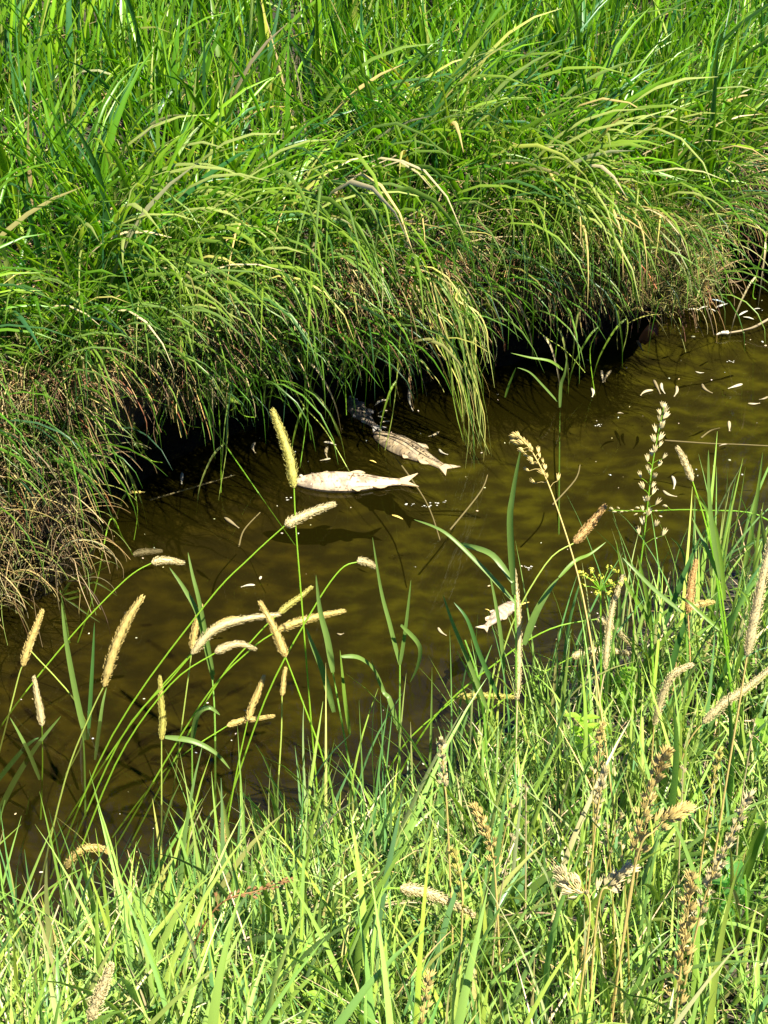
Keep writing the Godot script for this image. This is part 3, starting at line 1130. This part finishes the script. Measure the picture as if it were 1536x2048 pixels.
# a bristly seed head round a core
func head_mesh(p: PackedVector3Array, r: float, rough: float) -> ArrayMesh:
	var st := begin()
	var n := p.size()
	var length := 0.0
	for i in n - 1:
		length += p[i].distance_to(p[i + 1])
	var rings := []
	var u := Vector3(.3, .9, .2)
	var frames := []
	for i in n:
		var t := frame_at(p, i)
		u = (u - t * u.dot(t)).normalized()
		frames.append([t, u, t.cross(u)])
		var s := float(i) / (n - 1)
		var w := r * .85 * head_width(s) * (1.0 + .12 * sin(i * 2.1))
		var ring := PackedVector3Array()
		for k in 6:
			ring.append(p[i] + (u * cos(TAU * k / 6.0) + frames[i][2] * sin(TAU * k / 6.0)) * w)
		rings.append(ring)
	skin(st, rings)
	var count := int(clampf(length * r * 900000.0, 120, 520))
	for k in count:
		var s := (k + rng.randf()) / count
		var i := mini(int(s * (n - 1)), n - 2)
		var f := s * (n - 1) - i
		var c := p[i].lerp(p[i + 1], f)
		var a := k * 2.4 + rng.randf_range(-.4, .4)
		var out: Vector3 = frames[i][1] * cos(a) + frames[i][2] * sin(a)
		var along: Vector3 = frames[i][0]
		var w := r * head_width(s) * rng.randf_range(.85, 1.0 + rough)
		var l := rng.randf_range(.003, .0065)
		var root := c + out * w * .7
		var tip := root + out * (w * .3 + .0012) + along * l
		var mid := root.lerp(tip, .4) + out * .0004
		var side := along.cross(out) * .00055
		var rad := out * .0005
		for q in [[side, rad], [rad, -side], [-side, -rad], [-rad, side]]:
			st.add_vertex(root); st.add_vertex(mid + q[0]); st.add_vertex(mid + q[1])
			st.add_vertex(mid + q[0]); st.add_vertex(tip); st.add_vertex(mid + q[1])
	return finish(st)

func foxtail(label: String, stem: Array, head: Array, thick: float, tone: int, dz := -.16, green := 0, leaves: Array = []) -> void:
	var a := pts2(stem)
	var b := pts2(head)
	var all := path3(a + b, dz)
	var base: Vector3 = all[0]
	var t := thing("foxtail_grass", label, "grass stalk", base, "seeding foxtail stalks of the near bank")
	all = shifted(all, base)
	var sp := smooth(all.slice(0, a.size() + 1), 5)
	var st := begin()
	tube(st, sp, .0017, .0011, 5)
	part("stem", finish(st), greens[2 + green] if green < 3 else straws[green - 3], t)
	var hp := smooth(all.slice(a.size()), 7)
	part("seed_head", head_mesh(hp, thick * .00033, .45), straws[tone], t)
	for l in leaves:
		leaf_on(t, base, l, 1)

# leaf: [width in metres, tone, px...], beginning on the stalk
func leaf_on(t: Node3D, base: Vector3, l: Array, per := 1) -> void:
	var z0 := base.z - .05
	var raw := pts2(l.slice(3))
	var list := []
	for i in raw.size():
		list.append(at_z(raw[i].x, raw[i].y, z0 + l[2] * i / maxf(1.0, raw.size() - 1.0)) - base)
	var st := begin()
	ribbon(st, smooth(list, 7), l[0] * .85, Vector3(rng.randf_range(-.35, .35), .75, .65), .2, rng.randf_range(-.5, .5))
	part("leaf", finish(st), greens[l[1]], t)

func foxtails() -> void:
	foxtail("tallest upright foxtail, its thick yellow head overlapping the large pale fish snout", [640, 1640, 622, 1440, 603, 1200, 592, 1060], [588, 975, 580, 920, 562, 865, 545, 820], 26, 4, -.25, 1)
	foxtail("foxtail with a plump pale head tilted up just below the large pale fish", [95, 1760, 225, 1470, 410, 1210, 500, 1115], [570, 1051, 590, 1040, 630, 1022, 668, 1008], 24, 2, -.25, 1)
	foxtail("foxtail bowing right with a short pale head on the dark left water", [-60, 1560, 10, 1440, 140, 1275, 250, 1160], [303, 1126, 320, 1121, 345, 1122, 366, 1126], 20, 2, -.2, 1)
	foxtail("thin stem from the left bank ending in a pale level head", [150, 1290, 190, 1180, 220, 1040, 245, 1075], [266, 1110, 285, 1104, 305, 1103, 322, 1102], 18, 2, -.25, 1)
	foxtail("short stubby foxtail head drooping on a curved stem at mid water", [430, 1680, 530, 1400, 625, 1220, 680, 1140], [714, 1124, 725, 1122, 740, 1128, 749, 1134], 18, 2, -.22, 1)
	foxtail("foxtail leaning at the left edge with a loose tan head", [-30, 1600, 15, 1440, 38, 1350], [45, 1332, 58, 1290, 72, 1255, 84, 1222], 20, 0, -.12, 2)
	foxtail("large tan foxtail on the left with a white withered tip", [70, 1800, 130, 1560, 180, 1430], [208, 1372, 225, 1310, 245, 1260, 262, 1228, 285, 1194], 24, 0, -.14, 2)
	foxtail("withered forked seed head low at the left", [80, 1640, 85, 1530], [84, 1452, 80, 1420, 74, 1390, 68, 1355], 16, 2, -.1, 1)
	foxtail("narrow upright brown foxtail left of the middle", [322, 1720, 323, 1600], [323, 1480, 325, 1440, 322, 1400, 320, 1356], 15, 4, -.1, 2)
	foxtail("slim foxtail standing between crossing stems", [340, 1620, 365, 1440], [384, 1300, 388, 1270, 395, 1240, 402, 1212], 17, 0, -.12, 2)
	foxtail("long arching pale foxtail head lying over two crossing heads", [110, 1760, 240, 1480, 340, 1360], [384, 1308, 425, 1262, 480, 1240, 558, 1229], 22, 2, -.16, 1)
	foxtail("foxtail overlapping the arching head with a knobbly upper side", [90, 1700, 260, 1450, 380, 1310], [418, 1268, 440, 1250, 460, 1240, 478, 1238], 18, 0, -.15, 1)
	foxtail("foxtail with a smooth pale head below the arching one", [120, 1800, 230, 1530, 340, 1370], [430, 1306, 450, 1295, 480, 1288, 510, 1298], 17, 2, -.17, 1)
	foxtail("slender greenish foxtail tilted up beyond the crossing heads", [250, 1700, 420, 1390, 505, 1280], [557, 1227, 575, 1212, 600, 1194, 622, 1175], 14, 4, -.2, 1)
	foxtail("bristly foxtail pointing right from the crossing heads", [210, 1720, 400, 1410, 500, 1300], [558, 1260, 590, 1246, 640, 1232, 688, 1222], 20, 0, -.18, 1)
	foxtail("foxtail leaning left with a thick tan head crossing two others", [690, 1690, 650, 1530, 600, 1390], [571, 1314, 560, 1285, 545, 1250, 520, 1205], 20, 0, -.16, 1)
	foxtail("thin dangling seed head under the leaning tan one", [550, 1640, 562, 1480], [564, 1392, 566, 1375, 568, 1355, 571, 1338], 11, 0, -.12, 2)
	foxtail("foxtail leaning right with a slim tan head above the level one", [440, 1720, 470, 1560], [495, 1442, 505, 1410, 516, 1385, 527, 1354], 15, 0, -.12, 1)
	foxtail("level slim foxtail crossed by a leaning one", [200, 1700, 330, 1540], [454, 1452, 480, 1442, 515, 1437, 546, 1432], 14, 0, -.14, 1)
	foxtail("short orange brown foxtail standing in the near grass", [440, 1790, 441, 1745], [442, 1704, 442, 1685, 444, 1665, 445, 1640], 20, 1, .0, 4)
	foxtail("drooping yellow seed head arched over the left near grass", [20, 1940, 80, 1830], [128, 1738, 160, 1702, 195, 1696, 222, 1706], 16, 0, .0, 4)
	foxtail("level foxtail on a rising stem left of the tall ribbed spike", [740, 1640, 800, 1500], [916, 1393, 950, 1391, 990, 1392, 1026, 1394], 16, 4, -.12, 1)
	foxtail("thick pale level foxtail over the near shore leaves", [860, 1560, 960, 1440, 1060, 1362], [1144, 1314, 1180, 1304, 1225, 1303, 1263, 1308], 22, 2, -.14, 1)
	foxtail("foxtail nodding on a high curved stem beside the umbel", [750, 1640, 860, 1445, 1000, 1320, 1100, 1258], [1194, 1238, 1215, 1246, 1240, 1268, 1264, 1292], 18, 2, -.16, 1)
	foxtail("stiff dry foxtail upright below the umbel", [1195, 1500, 1200, 1400], [1210, 1340, 1216, 1270, 1225, 1215, 1246, 1152], 16, 2, -.1, 5)
	foxtail("tall narrow ribbed spike standing straight near the reeds", [1032, 1640, 1032, 1520], [1034, 1400, 1037, 1320, 1036, 1220, 1027, 1136], 15, 2, -.14, 5)
	foxtail("fluffy brown foxtail leaning right on the open water", [960, 1560, 1010, 1290, 1090, 1130], [1148, 1086, 1170, 1062, 1190, 1038, 1210, 1012], 20, 1, -.22, 2)
	foxtail("pale foxtail on a leaning green stem at the right", [1470, 1400, 1445, 1200, 1412, 1050], [1385, 962, 1376, 938, 1366, 915, 1355, 896], 16, 2, -.15, 1)
	foxtail("rusty orange foxtail standing behind a level pale one at right", [1385, 1420, 1380, 1310], [1376, 1225, 1380, 1195, 1384, 1160, 1392, 1122], 20, 1, -.1, 4)
	foxtail("short level foxtail against the rusty orange one", [1340, 1430, 1360, 1270], [1378, 1216, 1395, 1210, 1410, 1206, 1427, 1204], 16, 0, -.1, 4)
	foxtail("long coarse pale spike rising along the right edge", [1400, 1900, 1450, 1580, 1480, 1400], [1494, 1310, 1510, 1230, 1524, 1160, 1545, 1070], 22, 2, -.12, 3)
	foxtail("coarse pale spike slanting up to the right edge", [1330, 1640, 1370, 1500], [1406, 1446, 1450, 1405, 1495, 1375, 1550, 1330], 20, 2, -.04, 3)
	foxtail("pale spike arched over at the right in the near grass", [1300, 1640, 1303, 1530], [1308, 1450, 1325, 1390, 1345, 1350, 1382, 1330], 18, 2, -.02, 3)
	foxtail("bristly foxtail lying across the near grass at lower middle", [650, 2010, 740, 1805], [800, 1776, 850, 1785, 900, 1805, 950, 1832], 22, 2, -.03, 1)
	foxtail("white papery seed head rising at the bottom left", [130, 2300, 166, 2080], [180, 2040, 195, 2000, 207, 1970, 221, 1932], 20, 2, -.04, 3)
	foxtail("small pale head among crossing stems at far left", [120, 1560, 170, 1440], [60, 1300, 64, 1280, 70, 1262, 76, 1240], 10, 2, -.1, 2)

# ---------------------------------------------------------------- reeds with broad leaves

func reed(label: String, stem: Array, leaves: Array, dz := -.1, tone := 1) -> void:
	var all := path3(pts2(stem), dz)
	var base: Vector3 = all[0]
	var t := thing("reed_plant", label, "reed", base, "broad bladed reeds along the near shore")
	var st := begin()
	tube(st, smooth(shifted(all, base), 5), .0022, .0012, 6)
	part("stem", finish(st), greens[tone], t)
	for l in leaves:
		leaf_on(t, base, l)

func water_plants() -> void:
	reed("reed with an upright sheath leaf and long blades drooping left over the water", [1030, 1640, 1033, 1350, 1028, 1130], [[.0125, 1, -.02, 1028, 1190, 1020, 1050, 1026, 985, 1042, 895], [.011, 1, -.1, 1026, 1165, 985, 1110, 930, 1090, 916, 1088], [.0085, 1, -.1, 1030, 1205, 960, 1130, 890, 1065, 828, 1039], [.014, 1, -.04, 1048, 1290, 1070, 1230, 1095, 1185, 1118, 1155], [.007, 2, -.06, 1118, 1155, 1150, 1122, 1180, 1108, 1212, 1084]], -.12)
	reed("reed with steep paired blades left of the small white fish", [980, 1640, 965, 1400, 930, 1280], [[.009, 1, -.05, 975, 1420, 940, 1330, 905, 1245, 886, 1190], [.009, 0, -.05, 1000, 1400, 960, 1310, 935, 1240, 908, 1205], [.008, 1, -.04, 1010, 1345, 1000, 1260, 990, 1200, 980, 1150]], -.1)
	reed("reed with a kinked stem and one leaf hanging in a loop at mid water", [800, 1640, 799, 1500, 800, 1330], [[.009, 1, -.05, 800, 1330, 780, 1250, 762, 1180, 745, 1075], [.008, 1, -.02, 800, 1330, 812, 1250, 822, 1160], [.009, 1, -.02, 802, 1250, 838, 1290, 836, 1330, 820, 1365], [.01, 1, -.04, 797, 1460, 780, 1400, 765, 1380, 742, 1320]], -.1)
	reed("reed with two broad grey green blades right of the crossing foxtails", [720, 1640, 690, 1480, 665, 1340], [[.0135, 1, -.06, 666, 1345, 655, 1280, 640, 1220, 632, 1150], [.014, 1, -.06, 668, 1425, 645, 1340, 625, 1290, 612, 1255], [.009, 1, -.03, 682, 1313, 720, 1316, 755, 1350, 790, 1440], [.009, 2, -.05, 700, 1470, 690, 1400, 685, 1350, 680, 1300]], -.12)
	reed("reed with a leaf arching over like a hook left of the middle", [385, 1680, 385, 1600, 384, 1490], [[.014, 1, .0, 383, 1488, 395, 1430, 418, 1415, 440, 1430], [.012, 1, .02, 330, 1474, 385, 1482, 430, 1505, 460, 1538]], -.04)
	reed("pair of straight tall blades at the left over dark water", [170, 1640, 168, 1500, 160, 1440], [[.013, 1, -.08, 172, 1480, 150, 1380, 132, 1280, 123, 1205], [.009, 0, -.08, 176, 1480, 182, 1380, 186, 1310, 189, 1245], [.009, 1, -.06, 190, 1520, 198, 1460, 205, 1410, 213, 1375]], -.1)
	reed("reed blades crossing behind the slim foxtail", [430, 1640, 430, 1450, 425, 1360], [[.012, 1, -.06, 426, 1360, 400, 1240, 370, 1180, 339, 1135], [.009, 1, -.06, 428, 1350, 400, 1210, 385, 1150, 376, 1105]], -.14)
	reed("cluster of dark blades fanning from the left edge", [-10, 1680, 0, 1640, 10, 1600], [[.013, 1, -.03, -10, 1640, 30, 1560, 75, 1490, 122, 1432], [.011, 0, -.03, -20, 1580, 20, 1530, 55, 1490, 78, 1475], [.009, 1, -.03, 80, 1560, 60, 1510, 40, 1470, 20, 1435], [.01, 2, -.02, -10, 1760, 30, 1700, 50, 1640, 60, 1590]], -.05, 1)
	reed("fresh spiky shoot floating off the left bank", [140, 1290, 130, 1230, 120, 1180], [[.006, 2, .02, 125, 1190, 160, 1180, 190, 1165, 235, 1192], [.005, 1, .02, 120, 1190, 150, 1150, 170, 1120, 192, 1085], [.006, 3, .02, 130, 1200, 150, 1195, 165, 1190, 170, 1180], [.005, 2, .02, 128, 1195, 150, 1210, 170, 1225, 200, 1245], [.005, 2, .02, 128, 1190, 145, 1160, 180, 1150, 215, 1133]], -.06)
	reed("forked reed with a pale sheath standing right of the drooping plume", [1118, 1120, 1119, 900, 1121, 760], [[.01, 1, .01, 1120, 815, 1122, 770, 1130, 745, 1134, 710], [.0075, 2, .02, 1126, 740, 1100, 722, 1060, 715, 1022, 706], [.006, 1, .02, 1115, 803, 1085, 770, 1060, 745, 1035, 735], [.006, 2, .01, 1010, 795, 1018, 770, 1026, 750, 1032, 735]], -.75)
	reed("tall bundle of green stems at the right of the oat panicle", [1480, 1480, 1450, 1280, 1430, 1130, 1412, 1020], [[.011, 1, -.03, 1440, 1160, 1425, 1060, 1418, 980, 1417, 900], [.009, 2, -.04, 1450, 1200, 1440, 1110, 1425, 1040, 1390, 990], [.009, 1, -.04, 1440, 1160, 1415, 1100, 1400, 1070, 1384, 1035], [.009, 2, -.02, 1470, 1350, 1490, 1280, 1500, 1210, 1480, 1180]], -.12, 2)
	reed("dark green blades crossing in front of the muddy shore", [1370, 1480, 1375, 1330, 1370, 1230], [[.013, 0, -.03, 1340, 1350, 1355, 1290, 1368, 1250, 1372, 1225], [.009, 1, -.05, 1365, 1225, 1310, 1180, 1270, 1140, 1245, 1115], [.008, 2, -.05, 1440, 1260, 1400, 1225, 1370, 1200, 1325, 1190], [.01, 0, -.05, 1330, 1250, 1360, 1170, 1380, 1120, 1402, 1072], [.012, 0, -.02, 1415, 1440, 1430, 1390, 1450, 1340, 1463, 1300]], -.08, 1)
	reed("fresh green reed below the oat panicle with stiff forked leaves", [1310, 1450, 1306, 1330, 1302, 1255], [[.009, 2, -.02, 1304, 1260, 1295, 1200, 1285, 1150, 1275, 1110], [.009, 2, -.02, 1302, 1260, 1285, 1220, 1250, 1160, 1232, 1080], [.006, 2, -.02, 1306, 1250, 1330, 1225, 1345, 1215, 1365, 1205], [.008, 2, -.02, 1308, 1310, 1335, 1270, 1355, 1250, 1380, 1225]], -.1, 2)
	reed("long single blade bending at lower right of the near grass", [1130, 1900, 1080, 1840, 1050, 1820], [[.014, 1, .0, 1020, 1816, 1060, 1780, 1105, 1745, 1150, 1724]], -.02, 1)
	reed("broad curved blade arching in the lower middle grass", [580, 2060, 582, 1990, 590, 1930], [[.014, 1, .02, 582, 2010, 585, 1940, 605, 1910, 640, 1908], [.009, 2, .02, 580, 2000, 610, 1970, 630, 1945, 640, 1935]], -.02, 1)
	reed("wide pale blade hanging in the right near grass", [1500, 1900, 1490, 1750], [[.016, 2, .02, 1490, 1760, 1510, 1690, 1525, 1650, 1505, 1640], [.014, 1, .02, 1500, 1900, 1505, 1840, 1495, 1780, 1490, 1760]], -.02, 1)

# ---------------------------------------------------------------- loose seed panicles

var spikelet_meshes: Array = []

func spikelet(l: float, w: float) -> ArrayMesh:
	var st := begin()
	for k in 3:
		var tilt := (k - 1) * .22
		var a := Vector3.ZERO
		var b := Vector3(sin(tilt) * l, cos(tilt) * l * (1.0 - .1 * absf(k - 1)), (k - 1) * .001)
		var m := a.lerp(b, .4)
		var rings := [[], [], []]
		for j in 5:
			var g := TAU * j / 5.0
			var o := Vector3(cos(g), 0, sin(g))
			rings[0].append(a + o * w * .2)
			rings[1].append(m + o * w)
			rings[2].append(b + o * w * .08)
		skin(st, rings)
	return finish(st)

func panicle(called: String, label: String, group: String, stem: Array, from: float, count: int, size: float, loose: float, tone: int, stem_tone: int, dz := -.08, droop := 0.0) -> void:
	if spikelet_meshes.is_empty():
		spikelet_meshes = [spikelet(.012, .0018), spikelet(.012, .0013), spikelet(.012, .0023)]
	var all := path3(pts2(stem), dz)
	var base: Vector3 = all[0]
	var t := thing(called, label, "grass stalk", base, group)
	var p := smooth(shifted(all, base), 6)
	var st := begin()
	tube(st, p, .0016, .0007, 5)
	part("stem", finish(st), straws[stem_tone] if stem_tone >= 0 else greens[2], t)
	var n := p.size()
	for k in count:
		var s := lerpf(from, .995, (k + rng.randf() * .6) / count)
		var i := mini(int(s * (n - 1)), n - 2)
		var c := p[i].lerp(p[i + 1], s * (n - 1) - i)
		var along := frame_at(p, i)
		var a := k * 2.6 + rng.randf_range(-.5, .5)
		var u := along.cross(Vector3(.2, .1, 1)).normalized()
		var out := u * cos(a) + along.cross(u) * sin(a)
		var far := loose * (1.15 - (s - from) / (1.0 - from)) * rng.randf_range(.15, 1.0)
		var root := c + out * far + along * far * .7 - Vector3(0, far * droop, 0)
		if far > .006:
			var b := begin()
			tube(b, PackedVector3Array([c, c.lerp(root, .5) + along * far * .1, root]), .0006, .0004, 3)
			part("branchlet", finish(b), straws[stem_tone] if stem_tone >= 0 else greens[3], t)
		var d := (along + out * rng.randf_range(.2, .7) - Vector3(0, droop * .8, 0)).normalized()
		var o := part("spikelet", spikelet_meshes[k % 3], straws[tone], t)
		var x := d.cross(Vector3(.3, .2, .9)).normalized()
		o.transform = Transform3D(Basis(x, d, x.cross(d)).scaled(Vector3.ONE * size * rng.randf_range(.75, 1.2)), root)

func panicles() -> void:
	panicle("oat_grass", "pale oat panicle with fat white spikelets standing over the right water", "loose oat panicles", [1262, 1460, 1268, 1250, 1290, 1060, 1305, 930, 1328, 812], .45, 34, 1.25, .028, 2, -1, -.2)
	panicle("brown_panicle", "tall brown panicle on a long pale stem nodding at its top", "dry brown panicles", [1245, 1760, 1210, 1480, 1165, 1190, 1105, 990, 1062, 900, 1033, 872], .62, 34, .9, .016, 0, 0, -.3, .5)
	panicle("small_oat_grass", "thin oat stem bent level across the right water", "loose oat panicles", [1600, 1160, 1536, 1040, 1400, 1020, 1290, 1022, 1220, 1020], .62, 14, .8, .01, 2, -1, -.05)
	for r in [
		["tall golden panicle at the lower right with tight spikelets", [1225, 1960, 1262, 1790, 1275, 1680, 1310, 1560, 1332, 1505], .4, 44, 1.25, .008, 0],
		["golden panicle branching right from the tall lower right one", [1230, 1980, 1268, 1740, 1310, 1660, 1345, 1630, 1372, 1616], .5, 30, 1.2, .007, 0],
		["tan panicle with spread spikelets at the lower middle right", [1150, 2000, 1180, 1830, 1150, 1780, 1120, 1745], .4, 22, 1.2, .012, 2],
		["pale panicle rising beside the tan one", [1180, 1960, 1195, 1820, 1220, 1770, 1255, 1740], .5, 18, 1.3, .008, 2],
		["dense golden panicle standing at the bottom right", [1340, 2140, 1356, 1990, 1372, 1860, 1384, 1750], .3, 44, 1.2, .009, 0],
		["long pale panicle leaning right from the bottom right one", [1360, 1960, 1400, 1830, 1440, 1720, 1500, 1590], .3, 40, 1.1, .006, 2],
		["pale knotted panicle at the middle of the near grass", [1000, 1880, 990, 1750, 972, 1660, 950, 1615], .35, 30, 1.0, .008, 0],
		["thin yellow panicle standing left of the knotted one", [905, 1840, 895, 1640, 888, 1560, 883, 1480], .55, 22, .8, .004, 2],
		["thin tan panicle in the bottom middle", [820, 2140, 845, 2040, 858, 1950], .2, 26, .9, .005, 0],
		["thin dry panicle rising left of the golden ones", [1170, 1800, 1190, 1660, 1210, 1540], .5, 24, .9, .005, 2],
		["dry spike right of the centre of the near grass", [1188, 1620, 1195, 1530, 1205, 1450], .3, 20, .9, .005, 0],
		["yellowed spike leaning at the right of the near grass", [1395, 1720, 1420, 1600, 1440, 1500], .3, 30, .8, .006, 4],
		["twin spike close beside the thin yellow panicle", [915, 1930, 925, 1800, 905, 1700], .4, 22, .8, .006, 4],
		["faded reddish panicle fallen low at the lower left", [350, 1900, 420, 1830, 520, 1780, 580, 1760], .2, 36, .6, .012, 3]]:
		# carry the stalk on below to a foot nearer the viewer
		var way: Array = r[1].duplicate()
		way[0] += (way[0] - way[2]) * .5
		way[1] += 150
		panicle("dry_panicle", r[0], "dry panicles in the near grass", way, r[2], r[3], r[4], r[5], r[6], 0 if r[6] != 3 else 3, -.05)
	for k in 12:
		var px := rng.randf_range(760, 1500)
		var py := rng.randf_range(1780, 2050)
		var lean := rng.randf_range(-50, 60)
		var high := rng.randf_range(180, 420)
		panicle("dry_grass", "thin pale dry stem with few seeds rising from the near grass", "thin dry stems in the near grass", [px, py, px + lean * .3, py - high * .5, px + lean, py - high], .7, 7, .7, .004, 2, [0, 2, 4][k % 3], .0)
	# the umbel
	var all := path3(pts2([1205, 1480, 1202, 1330, 1201, 1180]), -.08)
	var base: Vector3 = all[0]
	var t := thing("umbel_flower", "yellow green umbel of tiny florets on a green stem at the near shore", "wildflower", base)
	var st := begin()
	var p := smooth(shifted(all, base), 5)
	tube(st, p, .002, .0015)
	part("stem", finish(st), greens[2], t)
	var top := p[p.size() - 1]
	var floret := leafy(.42, .42, .05, .5, .6)
	for k in 14:
		var a := k * 2.4
		var r := .012 + .022 * sqrt(k / 14.0)
		var tip := top + Vector3(cos(a) * r * 1.2, .022 + rng.randf_range(-.01, .012), sin(a) * r)
		var s := begin()
		tube(s, smooth([top, top.lerp(tip, .5) + Vector3(0, .004, 0), tip], 3), .0008, .0006, 4)
		part("ray", finish(s), greens[2], t)
		s = begin()
		for j in 12:
			var d := Vector3(rng.randf_range(-1, 1), rng.randf_range(-.2, 1), rng.randf_range(-1, 1)).normalized()
			var c := tip + d * .005
			var u := d.cross(Vector3(.2, .5, .8)).normalized() * .0022
			var v := d.cross(u).normalized() * .0022
			quad(s, c - u, c - v + d * .001, c + u, c + v + d * .001)
		part("floret", finish(s), floret, t)

# ---------------------------------------------------------------- broad leaved plants

func broad_leaf(l: float, w: float) -> ArrayMesh:
	var st := begin()
	var rows := []
	for i in 9:
		var s := i / 8.0
		var half_w := w * .5 * pow(sin(PI * clampf(s * .96 + .03, 0, 1)), .8) * (1.0 + .12 * (i % 2))
		var y := -s * s * l * .25 + s * l * .12
		rows.append(PackedVector3Array([Vector3(-half_w, y + half_w * .3, s * l), Vector3(-half_w * .5, y + half_w * .2, s * l + .001), Vector3(0, y, s * l), Vector3(half_w * .5, y + half_w * .2, s * l + .001), Vector3(half_w, y + half_w * .3, s * l)]))
	skin(st, rows, false)
	return finish(st)

func herbs() -> void:
	var shapes := [broad_leaf(.05, .022), broad_leaf(.04, .026), broad_leaf(.065, .02)]
	for r in [
		["bright yellow green leafy herb under the umbel", 1150, 1560, .15, 22, 3],
		["dark curled dock plant in the near grass under the orange foxtail", 450, 1790, .09, 12, 0],
		["leafy nettle like herb at the shore behind the level pale foxtail", 1240, 1440, .13, 18, 2],
		["low bright herb at the bottom middle", 640, 2060, .07, 14, 3],
		["low leafy herb at the bottom right of the middle", 900, 1960, .1, 16, 2],
		["herb with dull leaves deep in the right near grass", 1440, 1860, .12, 16, 0],
		["leafy herb at the lower right edge", 1500, 1560, .12, 16, 2],
		["small bright herb in the left near grass", 260, 1900, .08, 14, 2]]:
		var base := on_near(r[1], r[2])
		var t := thing("leafy_herb", r[0], "herb", base, "broad leaved herbs in the near grass")
		var st := begin()
		var h: float = r[3]
		tube(st, smooth([Vector3(0, -.01, 0), Vector3(.01, h * .5, .004), Vector3(.0, h, .0)], 4), .0025, .0014)
		part("stem", finish(st), greens[2], t)
		for k in r[4]:
			var s: float = .25 + .75 * k / r[4]
			var o := part("leaf", shapes[k % 3], greens[r[5]], t)
			o.transform = Transform3D(Basis(Vector3.UP, k * 2.3 + rng.randf_range(-.3, .3)) * Basis(Vector3.RIGHT, rng.randf_range(-.5, .25)) * Basis.from_scale(Vector3.ONE * rng.randf_range(.4, .8)), Vector3(.006 * sin(s * 3.0), h * s, .003))
	var ivy := [["pale leafy creeper hanging at the left over the dark undercut", 330, 785], ["small creeper with round pale leaves further right along the undercut", 440, 765], ["creeper with round leaves low on the left bank", 255, 855]]
	var round_leaf := broad_leaf(.018, .02)
	for r in ivy:
		var top := at_z(r[1], r[2] - 60, -3.52)
		var t := thing("creeper", r[0], "creeper", top, "creepers trailing from the far bank")
		var pts := [Vector3.ZERO, at_z(r[1] + 10, r[2], -3.48) - top, at_z(r[1] + 40, r[2] + 60, -3.47) - top, at_z(r[1] + 70, r[2] + 70, -3.46) - top]
		var st := begin()
		var p := smooth(pts, 5)
		tube(st, p, .0012, .0008, 4)
		part("stem", finish(st), greens[3], t)
		for k in 9:
			var o := part("leaf", round_leaf, greens[3 + k % 2], t)
			o.transform = Transform3D(Basis(Vector3.UP, k * 2.1) * Basis(Vector3.RIGHT, .5), p[1 + k])
